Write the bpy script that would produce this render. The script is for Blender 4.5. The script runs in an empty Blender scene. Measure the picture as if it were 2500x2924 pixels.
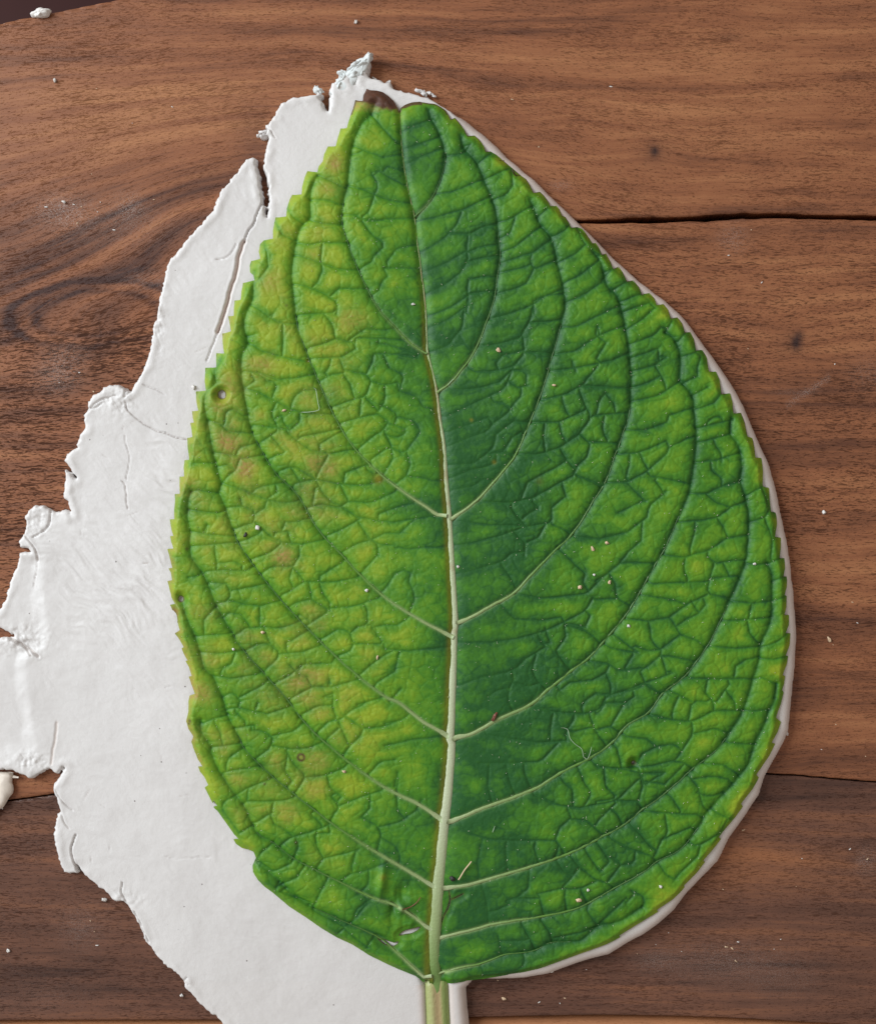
import bpy, math, random
import numpy as np

S = 0.2 / 2500.0            # metres per unit of the tracing grid (the frame is 2500 x 2924 units on the table top)
CX, CY = 1250.0, 1462.0
D = 3900.0                  # camera height over the table, in grid units

scene = bpy.context.scene
# ------------------------------------------------------------------ camera, light, exposure
cam_d = bpy.data.cameras.new('camera')
cam = bpy.data.objects.new('camera', cam_d)
scene.collection.objects.link(cam)
cam.location = (0, 0, D * S)
cam_d.sensor_fit = 'VERTICAL'
cam_d.sensor_height = 24.0
cam_d.lens = 24.0 * D / 2924.0
cam_d.clip_start = 0.01
cam_d.clip_end = 20.0
scene.camera = cam

world = bpy.data.worlds.new('World')
scene.world = world
world.use_nodes = True
world.node_tree.nodes['Background'].inputs[0].default_value = (1.0, 0.90, 0.82, 1)
world.node_tree.nodes['Background'].inputs[1].default_value = 0.42

def area(name, loc, size, power, col):
    from mathutils import Vector
    l = bpy.data.lights.new(name, 'AREA')
    l.shape = 'RECTANGLE'; l.size, l.size_y = size
    l.energy = power; l.color = col
    o = bpy.data.objects.new(name, l)
    scene.collection.objects.link(o)
    o.location = loc
    o.rotation_euler = (-Vector(loc)).to_track_quat('-Z', 'Y').to_euler()
    return o
area('window_light', (-0.95, 0.42, 0.66), (0.55, 0.8), 20.5, (0.86, 0.945, 1.0))

scene.view_settings.view_transform = 'Standard'
scene.view_settings.look = 'None'
scene.view_settings.exposure = 0.0
scene.view_settings.gamma = 1.0

# ------------------------------------------------------------------ numpy helpers
_tabs = {}
def _tab(seed):
    if seed not in _tabs:
        _tabs[seed] = np.random.RandomState(seed).rand(257, 257)
        _tabs[seed][256] = _tabs[seed][0]; _tabs[seed][:, 256] = _tabs[seed][:, 0]
    return _tabs[seed]
def vnoise(x, y, seed=0):
    t = _tab(seed)
    xi = np.floor(x).astype(int); yi = np.floor(y).astype(int)
    fx = x - xi; fy = y - yi
    fx = fx * fx * (3 - 2 * fx); fy = fy * fy * (3 - 2 * fy)
    xi &= 255; yi &= 255
    return ((t[yi, xi] * (1 - fx) + t[yi, xi + 1] * fx) * (1 - fy)
            + (t[yi + 1, xi] * (1 - fx) + t[yi + 1, xi + 1] * fx) * fy)
def fbm(x, y, seed=0, octv=4, gain=0.5):
    a = 1.0; s = 0; n = 0
    for k in range(octv):
        n = n + a * (vnoise(x * 2 ** k + 13.7 * k, y * 2 ** k + 7.1 * k, seed + k) * 2 - 1)
        s += a; a *= gain
    return n / s
def sst(a, b, x):
    t = np.clip((x - a) / (b - a), 0, 1)
    return t * t * (3 - 2 * t)
def T(ox, oy, pts):         # traced points of an enlarged detail
    return [(ox + px / 2.215, oy + py / 2.215) for px, py in pts]
def smooth(pts, step=12.0, closed=False):
    p = np.array(pts, float)
    n = len(p)
    if n < 3: return _resample(p, step)
    out = []
    rng = range(n if closed else n - 1)
    for i in rng:
        p0 = p[(i - 1) % n] if (closed or i > 0) else 2 * p[0] - p[1]
        p1 = p[i]; p2 = p[(i + 1) % n]
        p3 = p[(i + 2) % n] if (closed or i + 2 < n) else 2 * p[n - 1] - p[n - 2]
        m = max(1, int(np.hypot(*(p2 - p1)) / step))
        for k in range(m):
            t = k / m
            out.append(0.5 * ((2 * p1) + (-p0 + p2) * t + (2 * p0 - 5 * p1 + 4 * p2 - p3) * t * t
                              + (-p0 + 3 * p1 - 3 * p2 + p3) * t ** 3))
    if not closed: out.append(p[-1])
    return np.array(out)
def _resample(p, step):
    out = [p[0]]
    for a, b in zip(p[:-1], p[1:]):
        m = max(1, int(np.hypot(*(b - a)) / step))
        for k in range(1, m + 1): out.append(a + (b - a) * k / m)
    return np.array(out)

class Grid:
    def __init__(g, xs, ys):
        g.xs = np.asarray(xs, float); g.ys = np.asarray(ys, float)
        g.X, g.Y = np.meshgrid(g.xs, g.ys)
    def full(g, v): return np.full(g.X.shape, float(v))
    def dist(g, pts, R, arr=None, par=None, signed=None):
        """min distance to a polyline (within R); par = position along it 0..1"""
        if arr is None: arr = g.full(R)
        p = np.asarray(pts, float)
        L = np.r_[0, np.cumsum(np.hypot(*(p[1:] - p[:-1]).T))]
        for i in range(len(p) - 1):
            a = p[i]; b = p[i + 1]
            x0, x1 = sorted((a[0], b[0])); y0, y1 = sorted((a[1], b[1]))
            j0 = np.searchsorted(g.xs, x0 - R); j1 = np.searchsorted(g.xs, x1 + R)
            i0 = np.searchsorted(g.ys, y0 - R); i1 = np.searchsorted(g.ys, y1 + R)
            if j1 <= j0 or i1 <= i0: continue
            d = b - a; l2 = d @ d
            if l2 == 0: continue
            X = g.X[i0:i1, j0:j1] - a[0]; Y = g.Y[i0:i1, j0:j1] - a[1]
            t = np.clip((X * d[0] + Y * d[1]) / l2, 0, 1)
            dd = np.hypot(X - t * d[0], Y - t * d[1])
            m = dd < arr[i0:i1, j0:j1]
            arr[i0:i1, j0:j1][m] = dd[m]
            if par is not None:
                par[i0:i1, j0:j1][m] = ((L[i] + t * (L[i + 1] - L[i])) / L[-1])[m]
            if signed is not None:
                signed[i0:i1, j0:j1][m] = np.sign(d[0] * Y - d[1] * X)[m]
        return arr
    def inside(g, poly):
        p = np.asarray(poly, float); q = np.roll(p, -1, 0)
        M = np.zeros(g.X.shape, bool)
        for r, y in enumerate(g.ys):
            c = (p[:, 1] <= y) != (q[:, 1] <= y)
            if not c.any(): continue
            x = p[c, 0] + (y - p[c, 1]) / (q[c, 1] - p[c, 1]) * (q[c, 0] - p[c, 0])
            M[r] = (np.searchsorted(np.sort(x), g.xs) % 2) == 1
        return M
    def sdf(g, poly, R):
        p = np.asarray(poly, float)
        d = g.dist(np.vstack([p, p[:1]]), R)
        return np.where(g.inside(poly), d, -d)
    def at(g, F, x, y):
        j = np.clip(np.interp(x, g.xs, np.arange(len(g.xs))), 0, len(g.xs) - 1.001)
        i = np.clip(np.interp(y, g.ys, np.arange(len(g.ys))), 0, len(g.ys) - 1.001)
        j0 = np.floor(j).astype(int); i0 = np.floor(i).astype(int); fj = j - j0; fi = i - i0
        return ((F[i0, j0] * (1 - fj) + F[i0, j0 + 1] * fj) * (1 - fi)
                + (F[i0 + 1, j0] * (1 - fj) + F[i0 + 1, j0 + 1] * fj) * fi)

def march(g, sdf, Z, fields, bottom, href=0.0):
    """surface over sdf>0 with a wall down to `bottom` (array or number). returns verts (grid units), tris, fields"""
    ny, nx = g.X.shape
    s = sdf.ravel(); N = s.size
    s = np.where(np.abs(s) < 1e-4, 1e-4, s)
    idx = np.arange(N).reshape(ny, nx)
    a = idx[:-1, :-1].ravel(); b = idx[:-1, 1:].ravel(); c = idx[1:, 1:].ravel(); d = idx[1:, :-1].ravel()
    tri = np.vstack([np.c_[a, d, c], np.c_[a, c, b]])
    ins = s[tri] > 0; k = ins.sum(1)
    full = tri[k == 3]
    t2 = tri[k == 2]; i2 = ins[k == 2]; out = np.argmin(i2, 1); r = np.arange(len(t2))
    p0 = t2[r, (out + 1) % 3]; p1 = t2[r, (out + 2) % 3]; p2 = t2[r, out]
    t1 = tri[k == 1]; i1 = ins[k == 1]; inn = np.argmax(i1, 1); r = np.arange(len(t1))
    q0 = t1[r, inn]; q1 = t1[r, (inn + 1) % 3]; q2 = t1[r, (inn + 2) % 3]
    E = np.vstack([np.c_[p1, p2], np.c_[p0, p2], np.c_[q0, q1], np.c_[q0, q2]])  # (in, out)
    key, inv = np.unique(E[:, 0] * N + E[:, 1], return_inverse=True)
    ei, eo = key // N, key % N
    t = s[ei] / (s[ei] - s[eo])
    inv = inv.ravel()
    n2 = len(t2); n1 = len(t1)
    e12 = N + inv[:n2]; e02 = N + inv[n2:2 * n2]; f01 = N + inv[2 * n2:2 * n2 + n1]; f02 = N + inv[2 * n2 + n1:]
    F = np.vstack([full, np.c_[p0, p1, e12], np.c_[p0, e12, e02], np.c_[q0, f01, f02]])
    B = np.vstack([np.c_[e12, e02], np.c_[f01, f02]])
    def lift(A):
        A = A.ravel(); return np.r_[A, A[ei] + (A[eo] - A[ei]) * t]
    allf = {n: lift(A) for n, A in fields.items()}
    X = lift(g.X); Y = lift(g.Y); Zz = lift(Z)
    bot = lift(np.broadcast_to(np.asarray(bottom, float), g.X.shape))
    used = np.unique(F); remap = np.full(len(X), -1); remap[used] = np.arange(len(used))
    V = np.c_[X, Y, Zz][used]; F = remap[F]
    FF = {n: A[used] for n, A in allf.items()}
    # wall
    ub, bi = np.unique(B, return_inverse=True); bi = bi.reshape(B.shape); nb = len(ub)
    base = len(V)
    Vt = np.c_[X, Y, Zz][ub]; Vb = np.c_[X[ub], Y[ub], bot[ub]]
    V = np.vstack([V, Vt, Vb])
    A0 = base + bi[:, 0]; B0 = base + bi[:, 1]
    W = np.vstack([np.c_[B0, A0, A0 + nb], np.c_[B0, A0 + nb, B0 + nb]])
    for n in FF: FF[n] = np.r_[FF[n], allf[n][ub], allf[n][ub]]
    return V, np.vstack([F, W]), FF

def to_world(V, href=0.0):
    k = (D - np.asarray(href, float)) / D
    W = np.empty_like(V)
    W[:, 0] = (V[:, 0] - CX) * k * S
    W[:, 1] = -(V[:, 1] - CY) * k * S
    W[:, 2] = V[:, 2] * S
    return W
def wp(x, y, z, href=None):
    k = (D - (z if href is None else href)) / D
    return ((x - CX) * k * S, -(y - CY) * k * S, z * S)

def mesh_np(name, W, F, fields=None, mat=None, parent=None, smooth_=True, quads=False, origin=None):
    me = bpy.data.meshes.new(name)
    W = np.asarray(W, float); F = np.asarray(F)
    if origin is not None: W = W - np.array(origin)
    nf, m = F.shape
    me.vertices.add(len(W)); me.vertices.foreach_set('co', W.astype(np.float32).ravel())
    me.loops.add(nf * m); me.loops.foreach_set('vertex_index', F.astype(np.int32).ravel())
    me.polygons.add(nf); me.polygons.foreach_set('loop_start', (np.arange(nf) * m).astype(np.int32))
    me.update(calc_edges=True)
    me.polygons.foreach_set('use_smooth', np.full(nf, smooth_))
    for n, A in (fields or {}).items():
        at = me.attributes.new(n, 'FLOAT', 'POINT'); at.data.foreach_set('value', A.astype(np.float32))
    if mat: me.materials.append(mat)
    me.validate()
    o = bpy.data.objects.new(name, me)
    scene.collection.objects.link(o)
    if origin is not None: o.location = origin
    if parent: o.parent = parent; 
    return o
def empty(name, loc=(0, 0, 0)):
    o = bpy.data.objects.new(name, None); scene.collection.objects.link(o); o.location = loc
    o.empty_display_size = 0.01
    return o
def tag(o, label=None, cat=None, group=None, kind=None):
    if label: o['label'] = label
    if cat: o['category'] = cat
    if group: o['group'] = group
    if kind: o['kind'] = kind
    return o

# ------------------------------------------------------------------ node helpers
class NT:
    def __init__(s, name):
        s.m = bpy.data.materials.new(name); s.m.use_nodes = True
        s.t = s.m.node_tree; s.b = s.t.nodes['Principled BSDF']
    def n(s, typ, **kw):
        nd = s.t.nodes.new(typ)
        for k, v in kw.items(): setattr(nd, k, v)
        return nd
    def put(s, sock, v):
        if isinstance(v, bpy.types.NodeSocket): s.t.links.new(v, sock)
        elif isinstance(v, (tuple, list)):
            sock.default_value = tuple(v) + ((1,) if len(v) == 3 and len(sock.default_value) == 4 else ())
        else: sock.default_value = v
    def attr(s, name): return s.n('ShaderNodeAttribute', attribute_name=name).outputs['Fac']
    def math(s, op, a, b=0.0, c=0.0, clamp=False):
        nd = s.n('ShaderNodeMath', operation=op, use_clamp=clamp)
        for i, v in enumerate((a, b, c)): s.put(nd.inputs[i], v)
        return nd.outputs[0]
    def mix(s, f, a, b, mode='MIX'):
        nd = s.n('ShaderNodeMix', data_type='RGBA', blend_type=mode)
        s.put(nd.inputs[0], f); s.put(nd.inputs[6], a); s.put(nd.inputs[7], b)
        return nd.outputs[2]
    def ramp(s, f, stops, mode='LINEAR'):
        nd = s.n('ShaderNodeValToRGB'); cr = nd.color_ramp; cr.interpolation = mode
        while len(cr.elements) < len(stops): cr.elements.new(0.5)
        for e, (p, c) in zip(cr.elements, stops):
            e.position = p
            e.color = (tuple(c) + (1,)) if isinstance(c, (tuple, list)) else (c, c, c, 1)
        s.put(nd.inputs[0], f); return nd.outputs[0]
    def xyz(s, x, y, z=0.0):
        nd = s.n('ShaderNodeCombineXYZ')
        for i, v in enumerate((x, y, z)): s.put(nd.inputs[i], v)
        return nd.outputs[0]
    def noise(s, vec, scale, detail=2, rough=0.5, dist=0.0):
        nd = s.n('ShaderNodeTexNoise'); s.put(nd.inputs['Vector'], vec)
        nd.inputs['Scale'].default_value = scale; nd.inputs['Detail'].default_value = detail
        nd.inputs['Roughness'].default_value = rough; nd.inputs['Distortion'].default_value = dist
        return nd.outputs['Fac']
    def vor(s, vec, scale, feature='F1', rnd=1.0):
        nd = s.n('ShaderNodeTexVoronoi', feature=feature); s.put(nd.inputs['Vector'], vec)
        nd.inputs['Scale'].default_value = scale; nd.inputs['Randomness'].default_value = rnd
        return nd.outputs['Distance'], nd.outputs['Color'] if 'Color' in nd.outputs else None
    def obj(s): return s.n('ShaderNodeTexCoord').outputs['Object']
    def bump(s, h, strength, dist):
        nd = s.n('ShaderNodeBump'); s.put(nd.inputs['Height'], h)
        nd.inputs['Strength'].default_value = strength; nd.inputs['Distance'].default_value = dist
        s.t.links.new(nd.outputs[0], s.b.inputs['Normal']); return nd
    def set(s, **kw):
        for k, v in kw.items(): s.put(s.b.inputs[k.replace('_', ' ')], v)
        return s.m

# ------------------------------------------------------------------ materials
def wood_material(name, dark, mid, light, pore=1.0):
    m = NT(name)
    u = m.attr('along'); v = m.attr('across'); tone = m.attr('tone'); stain = m.attr('stain')
    # broad and narrow growth streaks, all running along the grain
    s1 = m.noise(m.xyz(m.math('MULTIPLY', u, .0010), m.math('MULTIPLY', v, .014), 3.1), 1, 3, .6)
    s2 = m.noise(m.xyz(m.math('MULTIPLY', u, .0022), m.math('MULTIPLY', v, .055), 9.7), 1, 3, .6)
    s3 = m.noise(m.xyz(m.math('MULTIPLY', u, .012), m.math('MULTIPLY', v, .22), 5.2), 1, 2, .6)
    mott = m.noise(m.xyz(m.math('MULTIPLY', u, .012), m.math('MULTIPLY', v, .022), 1.2), 1, 3, .6)
    f = m.math('ADD', m.math('MULTIPLY', s1, .60), m.math('MULTIPLY', s2, .32))
    f = m.math('ADD', f, m.math('MULTIPLY', s3, .16))
    f = m.math('ADD', f, m.math('MULTIPLY', mott, .14))
    f = m.math('ADD', f, m.math('SUBTRACT', tone, .045))
    col = m.ramp(f, [(.30, dark), (.56, mid), (.84, light)])
    # cross ripple and fine fibre
    fib = m.noise(m.xyz(m.math('MULTIPLY', u, .05), m.math('MULTIPLY', v, .5), 2.2), 1, 2, .7)
    col = m.mix(m.math('MULTIPLY', m.math('SUBTRACT', fib, .35, clamp=True), .9), col, (.75, .66, .6), 'MULTIPLY')
    # pores: short dark dashes
    wob = m.math('MULTIPLY', m.math('SUBTRACT', m.noise(m.xyz(m.math('MULTIPLY', u, .02), m.math('MULTIPLY', v, .03), 8), 1, 1), .5), 10)
    vw = m.math('ADD', m.attr('pline'), wob)
    p1 = m.noise(m.xyz(m.math('MULTIPLY', u, .062), m.math('MULTIPLY', vw, .40), 4.4), 1, 1.5, .6)
    p2 = m.noise(m.xyz(m.math('MULTIPLY', u, .12), m.math('MULTIPLY', vw, .45), 6.1), 1, 1.5, .6)
    dens = m.noise(m.xyz(m.math('MULTIPLY', u, .0035), m.math('MULTIPLY', v, .008), 7.7), 1, 2)
    dens = m.math('MULTIPLY', m.math('SUBTRACT', dens, .5), .22)
    pd = m.attr('pores')
    p3 = m.noise(m.xyz(m.math('MULTIPLY', u, .028), m.math('MULTIPLY', vw, .29), 14.4), 1, 1.5, .6)
    q3 = m.ramp(m.math('ADD', m.math('ADD', p3, dens), m.math('MULTIPLY', m.math('SUBTRACT', pd, .35), .07)), [(.61, 0.0), (.68, 1.0)])
    q1 = m.ramp(m.math('ADD', m.math('ADD', p1, dens), m.math('MULTIPLY', pd, .05)), [(.605, 0.0), (.68, 1.0)])
    q2 = m.ramp(m.math('ADD', p2, dens), [(.62, 0.0), (.70, 1.0)])
    q = m.math('MAXIMUM', m.math('MAXIMUM', q1, q3), m.math('MULTIPLY', q2, .8))
    col = m.mix(m.math('MULTIPLY', q, m.math('MULTIPLY_ADD', pd, .34 * pore, .52 * pore), clamp=True), col, (.030, .014, .010))
    col = m.mix(stain, col, (.028, .014, .014))
    # faint clay dust rubbed into the grain
    dst = m.attr('dust')
    dn = m.noise(m.obj(), 5200, 3, .75)
    dd = m.math('MULTIPLY', m.math('MULTIPLY', dst, .6), m.ramp(dn, [(.50, 0.0), (.66, 1.0)]))
    col = m.mix(dd, col, (.55, .50, .47))
    m.bump(m.math('MULTIPLY', q, -1.0), .55, .00010)
    rough = m.math('ADD', .43, m.math('MULTIPLY', q, .25))
    return m.set(Base_Color=col, Roughness=rough, Specular_IOR_Level=m.math('SUBTRACT', .36, m.math('MULTIPLY', q, .3)))

WOOD = wood_material('walnut', (.050, .019, .014), (.268, .102, .046), (.465, .208, .092))
WOODF = wood_material('dark_walnut', (.040, .019, .015), (.150, .066, .041), (.31, .125, .056), .8)
EDGE = wood_material('edge_wood', (.25, .10, .045), (.42, .185, .085), (.55, .27, .13), .35)

def clay_material():
    m = NT('white_clay')
    co = m.obj()
    n1 = m.noise(co, 900, 4, .6)
    n2 = m.noise(co, 5500, 3, .65)
    n3 = m.noise(co, 60, 3, .55)
    col = m.mix(n3, (.615, .588, .572), (.715, .688, .672))
    col = m.mix(m.attr('crease'), col, (.36, .27, .22))
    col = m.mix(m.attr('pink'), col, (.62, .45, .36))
    d, c = m.vor(co, 260)
    sp = m.ramp(d, [(.035, 1.0), (.055, 0.0)])
    col = m.mix(m.math('MULTIPLY', sp, m.ramp(m.noise(co, 130, 1), [(.50, 0.0), (.56, .85)])), col, (.10, .075, .06))
    sm = m.attr('rough')
    h = m.math('ADD', m.math('MULTIPLY', n1, .55), m.math('MULTIPLY', n2, .35))
    m.bump(h, .55, .00024)
    return m.set(Base_Color=col, Roughness=.46, Specular_IOR_Level=.42)
CLAY = clay_material()

def leaf_material():
    m = NT('leaf_green')
    co = m.obj()
    yel = m.attr('yel'); oli = m.attr('oli'); brn = m.attr('brown'); vein = m.attr('vein'); lite = m.attr('lite')
    n = m.noise(co, 700, 3, .6); nf = m.noise(co, 3800, 3, .7)
    y = m.math('ADD', yel, m.math('MULTIPLY', m.math('SUBTRACT', n, .5), .45), clamp=True)
    col = m.ramp(y, [(0.0, (.013, .090, .015)), (.35, (.052, .190, .010)), (.65, (.118, .268, .010)), (1.0, (.248, .345, .016))])
    oo = m.math('MULTIPLY', oli, m.ramp(m.noise(co, 1400, 3, .65), [(.32, .35), (.62, 1.0)]))
    col = m.mix(oo, col, (.335, .205, .060))
    col = m.mix(vein, col, (.34, .46, .17))
    col = m.mix(m.attr('rust'), col, (.23, .19, .012))
    col = m.mix(brn, col, m.mix(m.noise(co, 900, 3, .7), (.020, .008, .008), (.13, .036, .020)))
    col = m.mix(m.math('MULTIPLY', m.math('SUBTRACT', nf, .42, clamp=True), .9), col, (.62, .70, .55), 'MULTIPLY')
    m.bump(m.math('ADD', m.math('MULTIPLY', n, .6), m.math('MULTIPLY', nf, .42)), .5, .00018)
    m.put(m.b.inputs['Subsurface Weight'], 0.0)
    return m.set(Base_Color=col, Roughness=m.math('ADD', .46, m.math('MULTIPLY', nf, .16)), Specular_IOR_Level=.33)
LEAF = leaf_material()

def vein_material():
    m = NT('vein_pale_green')
    co = m.obj()
    n = m.noise(co, 1800, 3, .6)
    a = m.attr('pale')
    col = m.ramp(a, [(0.0, (.022, .105, .020)), (.4, (.10, .24, .035)), (.75, (.30, .39, .17)), (1.0, (.53, .58, .40))])
    col = m.mix(m.attr('rust'), col, (.30, .13, .06))
    col = m.mix(m.math('MULTIPLY', n, .35), col, (.6, .66, .5), 'MULTIPLY')
    m.bump(n, .5, .0002)
    return m.set(Base_Color=col, Roughness=.45)
VEIN = vein_material()

def plain(name, col, rough=.6, var=.35, scale=1500):
    m = NT(name)
    n = m.noise(m.obj(), scale, 3, .6)
    c = m.mix(n, tuple(x * (1 - var) for x in col), col)
    m.bump(n, .4, .00015)
    return m.set(Base_Color=c, Roughness=rough, Specular_IOR_Level=.15 if scale < 20 else .5)

# ================================================================== THE TABLE
def grain_fields(g):
    X, Y = g.X, g.Y
    sx = np.where(X < 850, 610.0, 430.0)
    v = Y + 450 * np.exp(-((X - 850) / sx) ** 2 - ((Y - 650) / 350) ** 2)
    v = v + 66 * np.exp(-((X - 270) / 230) ** 2 - ((Y - 880) / 95) ** 2)
    v = v + 34 * fbm(X / 900, Y / 420, 3, 3) + 7 * fbm(X / 170, Y / 70, 9, 2)
    for kx, ky, A, sxx, syy in [(1868, 435, 26, 110, 48), (2272, 975, -34, 130, 60), (2272, 1010, 20, 60, 26), (1620, 330, 22, 150, 60), (2420, 560, -14, 120, 40)]:
        v = v + A * np.exp(-((X - kx) / sxx) ** 2 - ((Y - ky) / syy) ** 2)
    u = X + 0.25 * 200 * fbm(X / 500, Y / 300, 21, 2)
    # slope of the streaks bends the pores too
    u = u + 0.35 * (Y - v)
    return u, v
def table_fields(g):
    X, Y = g.X, g.Y
    u, v = grain_fields(g)
    tone = np.zeros_like(X)
    L = X < 760
    def band(c, w, a, x0=-1e9, x1=1e9, soft=160):
        m = sst(x0 - soft, x0 + soft, X) * (1 - sst(x1 - soft, x1 + soft, X))
        return a * np.exp(-((v - c) / w) ** 2) * m
    tone += band(872, 36, -.12, -900, 900)
    tone += band(965, 22, -.09, -900, 620)
    tone += band(745, 30, -.08, -900, 900)
    tone += band(1130, 26, -.10, -900, 330)
    tone += band(1010, 24, -.08, -900, 600)
    tone += .13 * np.exp(-((X - 420) / 500) ** 2 - ((Y - 320) / 200) ** 2)
    tone += .07 * np.exp(-((X - 2100) / 500) ** 2 - ((Y - 250) / 220) ** 2)
    tone += .05 * np.exp(-((X - 2350) / 260) ** 2 - ((Y - 830) / 130) ** 2)
    tone += .06 * np.exp(-((X - 2450) / 300) ** 2 - ((Y - 1620) / 90) ** 2)
    tone += -.07 * sst(1650, 1800, Y) * (1 - sst(1980, 2060, Y)) * sst(1500, 1800, X)
    tone += -.05 * sst(1040, 1120, Y) * (1 - sst(1300, 1400, Y)) * sst(1800, 2000, X)
    tone += -.05 * np.exp(-((X - 100) / 300) ** 2 - ((Y - 800) / 160) ** 2)
    tone += -.04 + .03 * (X / 2500)
    e = np.hypot((X - 285 + .5 * (Y - 890)) / 255, (Y - 895) / 92) * (1 + .10 * fbm(X / 120, Y / 60, 23, 2))
    tone += -.17 * np.exp(-((e - 1) / .08) ** 2) - .12 * np.exp(-((e - .68) / .07) ** 2) + .05 * np.exp(-((e - .86) / .08) ** 2) - .05 * np.exp(-((e - 1.28) / .10) ** 2) - .06 * np.exp(-(e / .3) ** 2)
    stain = .90 * np.exp(-((X - 1868) / 13) ** 2 - ((Y - 432) / 15) ** 2) \
        + .92 * np.exp(-((X - 2272) / 15) ** 2 - ((Y - 978) / 22) ** 2) \
        + .5 * np.exp(-((X - 2283) / 12) ** 2 - ((Y - 955) / 12) ** 2) \
        + .22 * np.exp(-((X - 2255) / 50) ** 2 - ((Y - 980) / 42) ** 2) \
        + .22 * np.exp(-((X - 1868) / 48) ** 2 - ((Y - 440) / 42) ** 2) \
        + .35 * np.exp(-((X - 2080) / 40) ** 2 - ((Y - 105) / 10) ** 2) \
        + .3 * np.exp(-((X - 730) / 60) ** 2 - ((Y - 420) / 110) ** 2) \
        + .26 * np.exp(-((X - 620 + (Y - 500) * 1.6) / 90) ** 2 - ((Y - 505) / 38) ** 2)
    dust = 0 * X
    for cx, cy, rx, ry, a in [(175, 600, 70, 45, .9), (370, 590, 40, 40, .7), (330, 640, 200, 70, .35), (165, 1070, 60, 45, .9),
                              (190, 1010, 60, 30, .5), (2090, 680, 40, 40, .5), (2270, 1120, 60, 10, .3), (2480, 1060, 60, 50, .3),
                              (2050, 2750, 150, 60, .45), (1870, 2740, 60, 30, .5), (2470, 2460, 30, 40, .6), (230, 2650, 60, 60, .35),
                              (2230, 2790, 120, 60, .25), (420, 800, 80, 30, .4), (1600, 530, 30, 14, .6), (120, 2850, 160, 50, .15)]:
        dust += a * np.exp(-((X - cx) / rx) ** 2 - ((Y - cy) / ry) ** 2)
    # rubbed streak on the right
    t = (X - 2240) / 130
    dust += .9 * np.exp(-((Y - (1160 - t * 85)) / 9) ** 2) * (t > 0) * (t < 1) * (.4 + .6 * vnoise(X / 14, Y / 9, 5))
    pores = np.where(Y > 2240, -.3, .0) + .9 * sst(1150, 600, np.hypot(X - 100, (Y - 1150) * 1.4)) * sst(850, 980, Y) + .5 * sst(1650, 1900, X) * sst(650, 760, Y) * (1 - sst(1700, 1900, Y))
    pline = Y + 300 * np.exp(-((X - 850) / 610.) ** 2 - ((Y - 560) / 420.) ** 2) + 20 * fbm(X / 500, Y / 300, 3, 2) + .12 * (v - Y) * (X > 1400)
    return dict(pline=pline, along=u, across=v, tone=tone, stain=np.clip(stain, 0, .97), dust=np.clip(dust, 0, 1), pores=pores)

XL, XR = -1500.0, 4000.0
top_edge = [(XL, 900), (-1200, 640), (-800, 360), (-400, 180), (0, 68), (120, 43), (330, 1), (560, -36), (900, -80), (1500, -120), (2600, -130), (XR, -60)]
joint = [(XL, 2330), (-400, 2310), (0, 2288), (150, 2268), (500, 2245), (1200, 2215), (1900, 2200), (2190, 2208), (2290, 2214), (2420, 2226), (2500, 2231), (3000, 2240), (XR, 2235)]
bot_edge = [(XL, 2960), (-300, 2922), (0, 2914), (600, 2912), (1340, 2904), (1700, 2898), (2000, 2903), (2300, 2918), (2500, 2934), (3000, 2990), (XR, 3150)]
slot_top = [(1500, 630), (1646, 627), (1716, 626), (1829, 619), (1942, 619), (2041, 612), (2122, 608), (2200, 609), (2350, 612), (2500, 615), (2900, 610), (3500, 606), (3700, 612)]
slot_bot = [(1510, 634), (1653, 638), (1757, 637), (1865, 637), (1964, 633), (2046, 631), (2122, 625), (2200, 623), (2350, 626), (2500, 629), (2900, 622), (3500, 616)]

table = empty('wooden_table', wp(CX, CY, -300))
tag(table, 'dark walnut table top with a long open split, under the clay and the leaf', 'table')
toff = np.array(table.location)
def dense(a, b, step, dens=()):
    pts = [a]
    while pts[-1] < b:
        st = step
        for lo, hi, s2 in dens:
            if lo <= pts[-1] < hi: st = s2
        pts.append(pts[-1] + st)
    return np.array(pts)
def rough_line(pts, amp, seed, step=9):
    p = _resample(np.array(pts, float), step)
    p[:, 1] += amp * fbm(p[:, 0] / 30, p[:, 0] * 0 + seed, seed, 3)
    return p
def plank(name, poly, ys, xs, fields_mod, mat, R, label=None, z0=0.0, outer=None, outerR=12):
    g = Grid(xs, ys)
    sd = g.sdf(poly, 60)
    Z = g.full(z0)
    Z -= R * (1 - np.sqrt(np.clip(1 - (1 - np.clip(sd / R, 0, 1)) ** 2, 0, 1)))
    fl = table_fields(g)
    Z += 1.2 * fbm(g.X / 300, g.Y / 90, 31, 2)
    fields_mod(fl, g)
    V, F, FF = march(g, sd, Z, fl, -300.0)
    o = mesh_np(name, to_world(V) - toff, F, FF, mat, table)
    if label: o['label'] = label
    return o
st = rough_line(slot_top[1:], 2.6, 41)
sb = rough_line(slot_bot[1:], 2.6, 47)
back_poly = np.vstack([smooth(top_edge, 40), rough_line(joint, 1.5, 51, 20)[::-1]])
xsg = dense(XL, XR, 60, [(-120, 1500, 9), (1500, 2600, 9)])
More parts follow.
